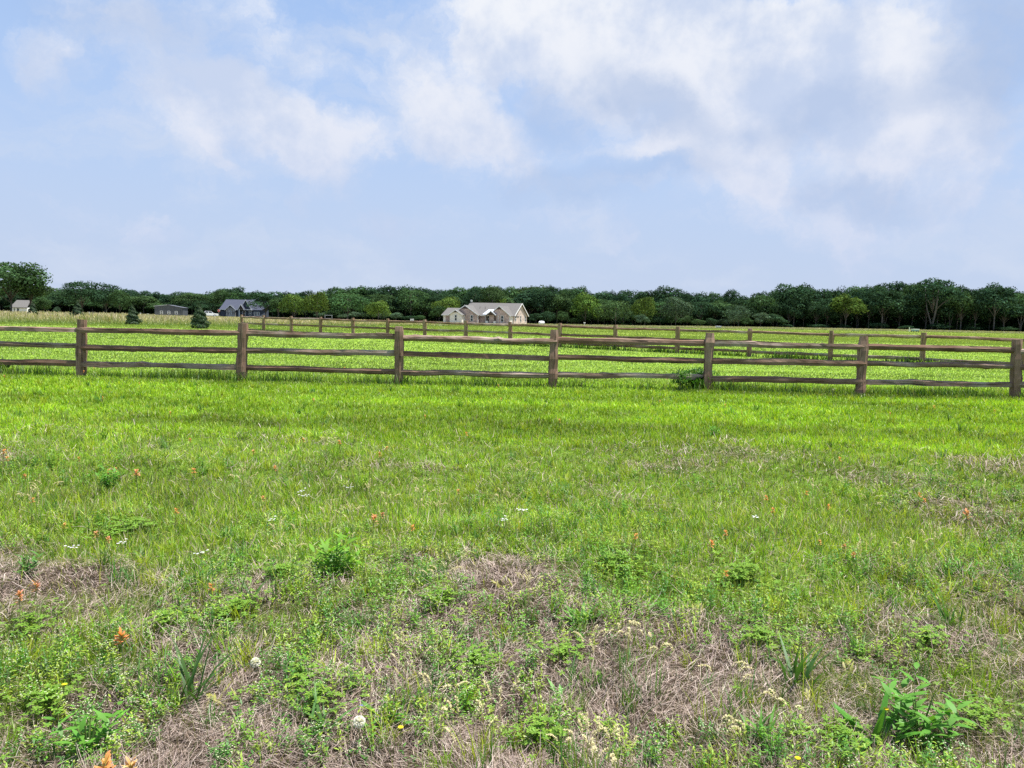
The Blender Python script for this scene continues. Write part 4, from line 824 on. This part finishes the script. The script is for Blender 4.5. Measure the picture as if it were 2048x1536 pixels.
MB().box(-1.05, 1.05, -.01, .13, 1.35, 1.47).build('beam', M_greyp, sw); MB().box(-.7, .7, 0, .5, .55, .62).build('seat', M_greyp, sw)
p_ = at(1169, 196, 647); hb = empty('feeder_stand', p_, 0, 'tiny white feeder stand at the wood edge right of the propane tank', 'feeder'); MB().box(-.04, .04, 0, .08, -.1, .7).build('post', M_trim, hb); MB().box(-.22, .22, -.1, .2, .7, .95).build('tray', M_trim, hb)
p_ = at(1000, 209, 652); dp = empty('pipe_run', p_, 0, 'white drain pipe lying at the foot of the brick house porch', 'pipe'); MB().tube([(0, 0, .25), (1.4, -.2, .25), (1.9, -.2, .12)], .09, 8).build('pipe', M_trim, dp); MB().box(1.75, 2.05, -.35, -.05, .05, .38).build('outlet', M_trim, dp)

# ------------------------------------------------------------------ plants in the meadow, one by one
def leafset(r, n, ln, wd_, c, lean=(.5, .3), bend=(.7, .3), prof_=(.3, .85, 1, .7, .08), zsp=0.0, spread_=.02):
    P = np.c_[r.normal(0, spread_, (n, 2)), r.random(n) * zsp]
    return blades(P, r.random(n) * 6.283, np.abs(r.normal(*lean, n)), r.normal(*bend, n), ln * (.6 + .6 * r.random(n)), wd_ * (.7 + .5 * r.random(n)), list(prof_), col(np.asarray(c) * .85, n, .1, .04, r), col(np.asarray(c) * 1.15, n, .1, .04, r))
def leafy_plant(px, py, hgt, label, kind='broad', seed=0, c=(.13, .29, .04), sc_=1.0, name='broadleaf_weed', cat='weed'):
    r = np.random.default_rng(seed + 900); p_ = gpt(px, py); root = empty(name, (p_.x, p_.y, float(gz(p_.x, p_.y))), 0, label, cat); nbp = NB()
    if kind == 'broad':      # upright leafy shoots
        m = int(7 * sc_)
        for i in range(m):
            ang = r.random() * 6.28; ox, oy = math.cos(ang) * .05 * sc_ * r.random(), math.sin(ang) * .05 * sc_ * r.random(); H = hgt * (.5 + .5 * r.random()); q = 9
            ln_ = .12 + .25 * r.random(); P = np.stack([ox + math.cos(ang) * ln_ * H * np.linspace(.1, 1, q), oy + math.sin(ang) * ln_ * H * np.linspace(.1, 1, q), H * np.linspace(.1, 1, q)], 1)
            nbp.add(*blades(P, np.arange(q) * 2.4 + r.random() * 6, r.normal(.95, .2, q), r.normal(.45, .2, q), hgt * (.22 + .2 * r.random(q)), hgt * .085 * (.8 + .4 * r.random(q)) + .003, [.25, .9, 1, .6, .06], col(np.array(c) * .85, q, .12, .04, r), col(np.array(c) * 1.15, q, .12, .04, r)))
    elif kind == 'rosette':
        nbp.add(*leafset(r, int(16 * sc_), hgt * 1.3, hgt * .22, c, (.75, .3), (.6, .3)))
    elif kind == 'long':     # strap leaves
        nbp.add(*leafset(r, int(13 * sc_), hgt * 1.35, .013, c, (.4, .25), (.8, .5), (.8, 1, .95, .7, .35, .05)))
    elif kind == 'bush':
        nbp.add(*leafset(r, 1, .1, .01, c))
        n = 3000; L_ = np.c_[r.normal(0, .17, (26, 2)), .08 + .22 * r.random(26)] * sc_; w_ = r.integers(0, 26, n); d = icos(n, r); P = L_[w_] + d * (.09 + .04 * r.random((n, 1))) * sc_; P[:, 2] = np.abs(P[:, 2]) + .02
        nbp.add(*blades(P, np.arctan2(d[:, 1], d[:, 0]) + r.normal(0, .5, n), r.normal(.9, .4, n), r.normal(.3, .2, n), .05 + .04 * r.random(n), np.full(n, .024), [.3, 1, .8, .1], col(np.array(c) * .8, n, .2, .05, r), col(np.array(c) * 1.1, n, .2, .05, r)))
        tips = 9; P = np.c_[r.normal(0, .16, (tips, 2)), np.full(tips, .26)] * sc_
        for q in range(tips):
            k_ = 8; PP = P[q] + np.c_[np.zeros((k_, 2)), np.linspace(0, .17, k_)]; nbp.add(*blades(PP, np.arange(k_) * 2.4, np.full(k_, .8), np.full(k_, .3), np.full(k_, .06), np.full(k_, .02), [.3, 1, .1], col(c, k_, r=r), col(c, k_, r=r)))
    link('leaves', nbp.mesh('leaves', M_leaf), root)
    if kind in ('broad', 'bush'):
        st = MB()
        for i in range(4): a_ = i * 1.7; st.tube([(0, 0, -.01), (math.cos(a_) * hgt * .12, math.sin(a_) * hgt * .12, hgt * .55), (math.cos(a_) * hgt * .2, math.sin(a_) * hgt * .2, hgt * .85)], [.004, .003, .0015], 5)
        link('stem', st.mesh('stem', pmat('plant_stem', (.08, .13, .03), (.14, .2, .05), 20, .8)), root)
    return root
DG = (.055, .125, .025); BG = (.12, .30, .035); YG = (.42, .43, .11)
leafy_plant(1388, 779, .46, 'dark leafy bush growing against the fifth fence post', 'bush', 1, (.060, .170, .022), name='bush', cat='bush')
leafy_plant(-2, 742, .32, 'small dark bush at the left edge beside the bottom rail', 'bush', 2, (.05, .11, .03), .5, name='bush', cat='bush')
leafy_plant(175, 1510, .17, 'lobed bright green weed near the bottom left corner', 'broad', 3, BG, 1.3)
leafy_plant(383, 1400, .21, 'dark strap-leaved weed standing in the left thatch patch', 'long', 4, DG, 1.4, 'strap_leaf_plant')
leafy_plant(50, 1165, .15, 'leafy green weed at the left edge above the orange blooms', 'broad', 5, (.11, .25, .05))
leafy_plant(216, 985, .17, 'broad-leaved bright weed clump in the left middle of the meadow', 'broad', 6, BG, 1.8)
leafy_plant(672, 1155, .24, 'tall bright leafy weed clump left of the middle', 'broad', 7, (.16, .34, .03), 1.8)
leafy_plant(1315, 1232, .09, 'glossy low weed with crowded leaves right of the middle thatch', 'broad', 8, (.13, .33, .04), 1.6)
leafy_plant(1168, 1250, .10, 'bright green low rosette weed above the middle thatch patch', 'rosette', 9, (.13, .30, .045), 2.2)
leafy_plant(1118, 1395, .065, 'small four-leaved green seedling at the lower middle', 'rosette', 10, (.14, .34, .06), .5)
leafy_plant(765, 1455, .10, 'clump of broad upright dock leaves with one brown leaf', 'rosette', 11, (.10, .25, .04), .8)
leafy_plant(925, 1375, .11, 'dark folded strap leaves in the lower middle of the meadow', 'long', 12, DG, .8)
leafy_plant(1595, 1360, .17, 'dark strap-leaved weed leaning left in the right thatch patch', 'long', 13, (.06, .15, .03), 1.3, 'strap_leaf_plant')
leafy_plant(1900, 1265, .15, 'strap-leaved green weed at the right, above the leafy clump', 'long', 14, (.08, .19, .03), 1.2, 'strap_leaf_plant')
leafy_plant(1750, 1480, .16, 'big folded dock leaves left of the lower right leafy clump', 'rosette', 15, (.09, .26, .03), .8)
leafy_plant(1838, 1470, .21, 'tall pointed-leaf weed clump in the lower right corner', 'broad', 16, (.12, .30, .04), 2.2)
leafy_plant(1918, 1170, .10, 'broad-leaved bright weed by the right edge of the meadow', 'broad', 17, (.13, .34, .04), 1.4)
leafy_plant(440, 1080, .12, 'narrow-leaved green weed in the left middle grass', 'long', 18, (.11, .25, .04), 1.0, 'strap_leaf_plant')
leafy_plant(235, 1245, .12, 'single pair of green strap leaves in the left thatch', 'long', 19, (.12, .26, .04), .45, 'strap_leaf_plant')
leafy_plant(90, 1360, .11, 'dark short strap leaves at the left over the bottom weeds', 'long', 20, DG, .6, 'strap_leaf_plant')
leafy_plant(640, 1480, .13, 'long curving grass leaves at the lower left of the middle', 'long', 21, (.10, .22, .05), 1.0, 'strap_leaf_plant')
leafy_plant(1430, 880, .14, 'bright leafy weed in the turf right of the middle', 'broad', 22, BG, 1.6)
leafy_plant(1530, 1500, .13, 'tuft of green strap leaves at the bottom right of the middle', 'long', 23, (.10, .25, .03), 1.1, 'strap_leaf_plant')
leafy_plant(500, 1210, .13, 'long dark leaf tuft among the clover in the left', 'long', 24, (.07, .16, .03), .7, 'strap_leaf_plant')
# pale yellow rosettes, all alike
proto = None
for i, (px, py) in enumerate([(60, 1345), (185, 1300), (330, 1150), (545, 1290), (415, 1410), (120, 1380), (310, 1430), (820, 1360), (720, 1190), (1700, 1330), (1815, 1300), (1735, 1370), (1660, 1450), (1680, 1455), (1400, 1220), (1010, 1180), (30, 1390), (255, 1500), (150, 1250), (1630, 1400), (455, 1400), (560, 1275), (1455, 1470), (1960, 1400), (1600, 1230), (870, 1100)]):
    if proto is None: proto = leafy_plant(px, py, .045, 'pale yellow green rosette weed among the thatch', 'rosette', 40, YG, .62, 'yellow_rosette'); proto['group'] = 'pale yellow rosettes in the near meadow'
    else:
        c_ = gpt(px, py); o = proto.copy(); COL.objects.link(o); o.location = (c_.x, c_.y, float(gz(c_.x, c_.y))); o.rotation_euler = (0, 0, i * 1.3); o.scale = (1 + .3 * math.sin(i),) * 3
        for ch in list(proto.children): q = ch.copy(); COL.objects.link(q); q.parent = o
# flowers
def flower_parts(kind, H, seed):
    r = np.random.default_rng(seed); st = MB(); st.tube([(0, 0, -.01), (.004, .002, H * .5), (0, 0, H)], [.0022, .0018, .0016], 5)
    sm_ = st.mesh('stem', bpy.data.materials.get('flower_stem') or pmat('flower_stem', (.12, .15, .05), (.2, .22, .08), 20, .8)); nbp = NB()
    if kind in ('orange', 'coral', 'peach'):
        c = {'orange': (.85, .32, .14), 'coral': (.85, .36, .25), 'peach': (.88, .50, .24)}[kind]; n = 22; zt = r.random(n)
        P = np.c_[np.zeros((n, 2)), H - .035 + .035 * zt]; nbp.add(*blades(P, r.random(n) * 6.283, .35 + .8 * (1 - zt) + r.normal(0, .1, n), r.normal(.5, .2, n), .018 + .012 * r.random(n), np.full(n, .009), [.3, .8, 1, .5], col((.45, .32, .08), n, .1, .05, r), col(c, n, .12, .06, r)))
    elif kind == 'yellow':
        n = 12; nbp.add(*blades(np.tile([[0, 0, H]], (n, 1)), np.arange(n) * .5236, np.full(n, 1.1), np.full(n, .2), np.full(n, .010), np.full(n, .005), [.5, 1, .6], col((.8, .62, .03), n, .06, .02, r), col((.85, .68, .04), n, .06, .02, r)))
    elif kind == 'white':
        m = 8; cs = np.c_[r.normal(0, .018, (m, 2)), H + r.normal(0, .006, m)]; P = np.repeat(cs, 5, 0); n = len(P); nbp.add(*blades(P, np.tile(np.arange(5) * 1.2566, m), np.full(n, 1.35), np.zeros(n), np.full(n, .007), np.full(n, .0055), [.6, 1, .7], col((.75, .74, .80), n, .06, .02, r), col((.78, .77, .82), n, .06, .02, r)))
    elif kind == 'puff':
        n = 260; d = icos(n, r); P = np.array([[0, 0, H]]) + d * .003; V, F_, C_ = blades(P, np.arctan2(d[:, 1], d[:, 0]), np.arccos(d[:, 2]), np.zeros(n), np.full(n, .017), np.full(n, .0016), [.6, .8, 2.4], col((.7, .69, .64), n, .05, .02, r), col((.8, .8, .76), n, .05, .02, r)); nbp.add(V, F_, C_)
    elif kind == 'blue':
        n = 6; nbp.add(*blades(np.tile([[0, 0, H]], (n, 1)), np.arange(n) * 1.047, np.full(n, 1.0), np.full(n, .3), np.full(n, .009), np.full(n, .005), [.5, 1, .5], col((.2, .18, .6), n, .06, .02, r), col((.25, .22, .65), n, .06, .02, r)))
    return sm_, nbp.mesh('bloom', M_petal)
FL = {}
def flower(px, py, kind, label, H=.16, group=None, s_=1.0):
    key = (kind, round(H, 2))
    if key not in FL: FL[key] = flower_parts(kind, H, len(FL) + 60)
    p_ = gpt(px, py, H * s_); o = empty('wildflower', (p_.x, p_.y, float(gz(p_.x, p_.y))), r_.uniform(0, 6), label, 'wildflower', group); o.scale = (s_,) * 3
    o.rotation_euler.x = r_.uniform(-.12, .12); link('stem', FL[key][0], o); link('bloom', FL[key][1], o)
    return o
flower(73, 1170, 'coral', 'coral bloom on a tall stem at the left, upper one of the pair', .24, s_=.95); flower(38, 1190, 'coral', 'coral bloom nearest the left edge, lower one of the pair', .20, s_=.95); flower(243, 1271, 'orange', 'orange and cream bloom alone over the left thatch', .20, s_=1.1)
flower(205, 1531, 'orange', 'orange bloom cut by the bottom edge at left', .18, s_=1.1); flower(270, 1532, 'peach', 'peach bloom cut by the bottom edge beside the orange one', .18)
flower(125, 1363, 'yellow', 'small yellow bloom in the lower left weeds', .12); flower(799, 1463, 'yellow', 'small yellow bloom in the lower middle near the white seed head', .10); flower(1597, 1515, 'yellow', 'small yellow bloom at the bottom right of the middle', .10); flower(1768, 1399, 'yellow', 'small yellow bud between the dock leaves at lower right', .14)
flower(718, 1444, 'puff', 'round white dandelion seed head at the lower middle', .11); flower(507, 1314, 'puff', 'round white dandelion seed head in the left thatch', .07)
flower(722, 1423, 'blue', 'tiny violet bloom just above the white seed head', .05); flower(278, 938, 'coral', 'largest pinkish coral bloom in the left middle grass', .18, s_=1.35); flower(746, 1043, 'coral', 'coral bloom left of the middle among pale grass heads', .2, s_=1.1); flower(1935, 1032, 'coral', 'coral bloom close to the right edge of the meadow', .2, s_=1.15); flower(1425, 1087, 'orange', 'deep orange bloom right of the middle, lower of two', .16, s_=.95)
GO = 'orange wildflowers scattered in the meadow'
for px, py in [(6, 901), (15, 913), (62, 1002), (53, 949), (192, 1050), (216, 1071), (352, 1018), (381, 870), (507, 894), (386, 942), (551, 940), (526, 998), (422, 1166), (678, 880), (933, 866), (918, 981), (825, 1052), (764, 1027), (1612, 987), (1533, 994), (1658, 1008), (1545, 1025), (1680, 920), (1850, 998), (1838, 987), (1451, 1068), (1690, 1088), (1707, 1104), (1270, 1075), (997, 770), (8, 752), (172, 738), (166, 742), (1334, 757), (1661, 757), (628, 797), (1868, 812), (689, 735), (1510, 760), (205, 792), (1452, 1133)]:
    flower(px, py, 'orange' if (px * 7 + py) % 3 else 'coral', 'small orange red wildflower standing in the meadow grass', .15, GO, s_=(.75 if py > 950 else .9 if py > 850 else .95))
for px, py in [(157, 916), (217, 943), (228, 940), (127, 1042), (606, 880), (771, 900), (760, 914), (1642, 1079), (189, 735), (280, 765), (1003, 797), (850, 830), (1450, 810), (1990, 820), (340, 822), (1120, 840), (1320, 800), (1780, 825)]:
    flower(px, py, 'peach', 'small peach coloured wildflower standing in the meadow grass', .15, 'peach wildflowers scattered in the meadow', s_=(.7 if py > 950 else .95))
for px, py in [(142, 1093), (546, 1030), (243, 1084), (404, 1107), (700, 976), (608, 986), (611, 995), (1011, 1050), (1509, 1042), (1040, 1025)]:
    flower(px, py, 'white', 'small cluster of white flowers in the meadow grass', .12, 'white flower clusters in the meadow')
# seed-head grasses
def seedgrass(px, py, seed, droop, label, group=None, H=.24, s_=1.0, n=5):
    r = np.random.default_rng(seed); p_ = gpt(px, py, H * .8); root = empty('seed_grass', (p_.x, p_.y, float(gz(p_.x, p_.y))), 0, label, 'grass', group); root.scale = (s_,) * 3
    az_ = r.random(n) * 6.283; ln_ = H * (.75 + .35 * r.random(n)); lean = np.abs(r.normal(.1, .08, n)); P = np.c_[r.normal(0, .02, (n, 2)), np.zeros(n)]
    nbp = NB(); nbp.add(*blades(P, az_, lean, np.full(n, .15), ln_, np.full(n, .0025), [1, .9, .8, .7], col((.16, .22, .06), n, r=r), col((.42, .40, .2), n, r=r)))
    nbp.add(*leafset(r, 8, H * .7, .005, (.13, .27, .04), (.3, .15), (.4, .3), (1, .9, .6, .1))); link('stem', nbp.mesh('stem', M_grass), root)
    hd = NB()
    for i in range(n):
        th0 = lean[i] + .15; t_ = np.linspace(0, 1, 16); hl = .045 + .02 * r.random(); ang = th0 + droop * t_; tx = P[i] + np.array([math.sin(th0 - .07) * math.cos(az_[i]), math.sin(th0 - .07) * math.sin(az_[i]), math.cos(th0 - .07)]) * ln_[i]
        st = hl / 16; pos = tx + np.cumsum(np.stack([np.sin(ang) * math.cos(az_[i]), np.sin(ang) * math.sin(az_[i]), np.cos(ang)], 1) * st, 0)
        B = np.repeat(pos, 4, 0); m = len(B); hd.add(*blades(B, r.random(m) * 6.283, r.normal(.8, .3, m), np.full(m, .2), np.full(m, .008), np.full(m, .0028), [.6, 1, .3], col((.55, .50, .26), m, .12, .04, r), col((.66, .60, .36), m, .12, .04, r)))
    link('seed_head', hd.mesh('seed_head', M_straw), root); return root
s1 = seedgrass(1180, 1290, 1, .9, 'pale plumed seed heads left of the curled ones at lower middle', n=5); seedgrass(1255, 1275, 2, 3.4, 'cluster of tightly curled cream seed heads at the lower middle', n=8, H=.25); seedgrass(1315, 1300, 3, 2.4, 'arching cream seed head right of the curled cluster', n=4)
seedgrass(1465, 1365, 4, 1.8, 'drooping yellow seed heads over the right thatch, upper clump', n=4, H=.2); seedgrass(1560, 1400, 5, 2.2, 'drooping yellow seed heads over the right thatch, rightmost clump', n=4, H=.2); seedgrass(1500, 1470, 6, 2.6, 'hooked yellow seed heads at the bottom right of the middle', n=4, H=.18)
protos = [seedgrass(660, 1040, 7, .5, 'straw coloured seed head grass standing up from the meadow', 'seed head grasses in the meadow'), seedgrass(840, 990, 8, 1.4, 'straw coloured seed head grass standing up from the meadow', 'seed head grasses in the meadow')]
for i, (px, py) in enumerate([(600, 1060), (700, 1080), (715, 1040), (770, 1000), (800, 985), (870, 1005), (880, 1020), (1005, 1000), (1040, 960), (1046, 945), (1020, 1010), (580, 1090), (560, 1070), (480, 965), (500, 970), (1050, 1150), (900, 1140), (885, 1150), (1060, 1160), (1628, 980), (1735, 985), (1740, 990), (1970, 975), (1830, 1105), (1860, 1105), (1545, 905), (1600, 910), (1850, 940), (1720, 1100), (95, 985), (75, 1010), (60, 1000), (830, 1330), (870, 1395), (980, 1440), (1160, 1460), (1175, 1485), (1240, 1500), (950, 1500), (650, 890), (655, 880), (700, 1020), (740, 980), (1200, 1490), (1545, 1000), (840, 960), (790, 1080)]):
    s0 = protos[i % 2]; o = s0.copy(); COL.objects.link(o); c_ = gpt(px, py, .18); o.location = (c_.x, c_.y, float(gz(c_.x, c_.y))); o.rotation_euler = (0, 0, i * 2.1); o.scale = (.8 + .05 * (i % 5),) * 3
    for ch in list(s0.children): q = ch.copy(); COL.objects.link(q); q.parent = o
# ------------------------------------------------------------------ air
hm, t, o = newmat('haze'); pv = t.nodes.new('ShaderNodeVolumePrincipled'); pv.inputs['Color'].default_value = (.80, .87, 1, 1); pv.inputs['Density'].default_value = 0.00022; pv.inputs['Anisotropy'].default_value = .2
t.links.new(pv.outputs[0], o.inputs['Volume'])
HAZE = False
if HAZE: tag(MB().box(-3600, 3600, -3100, 5200, -3, 24).build('haze', hm), 'thin summer haze over the fields', kind='stuff')
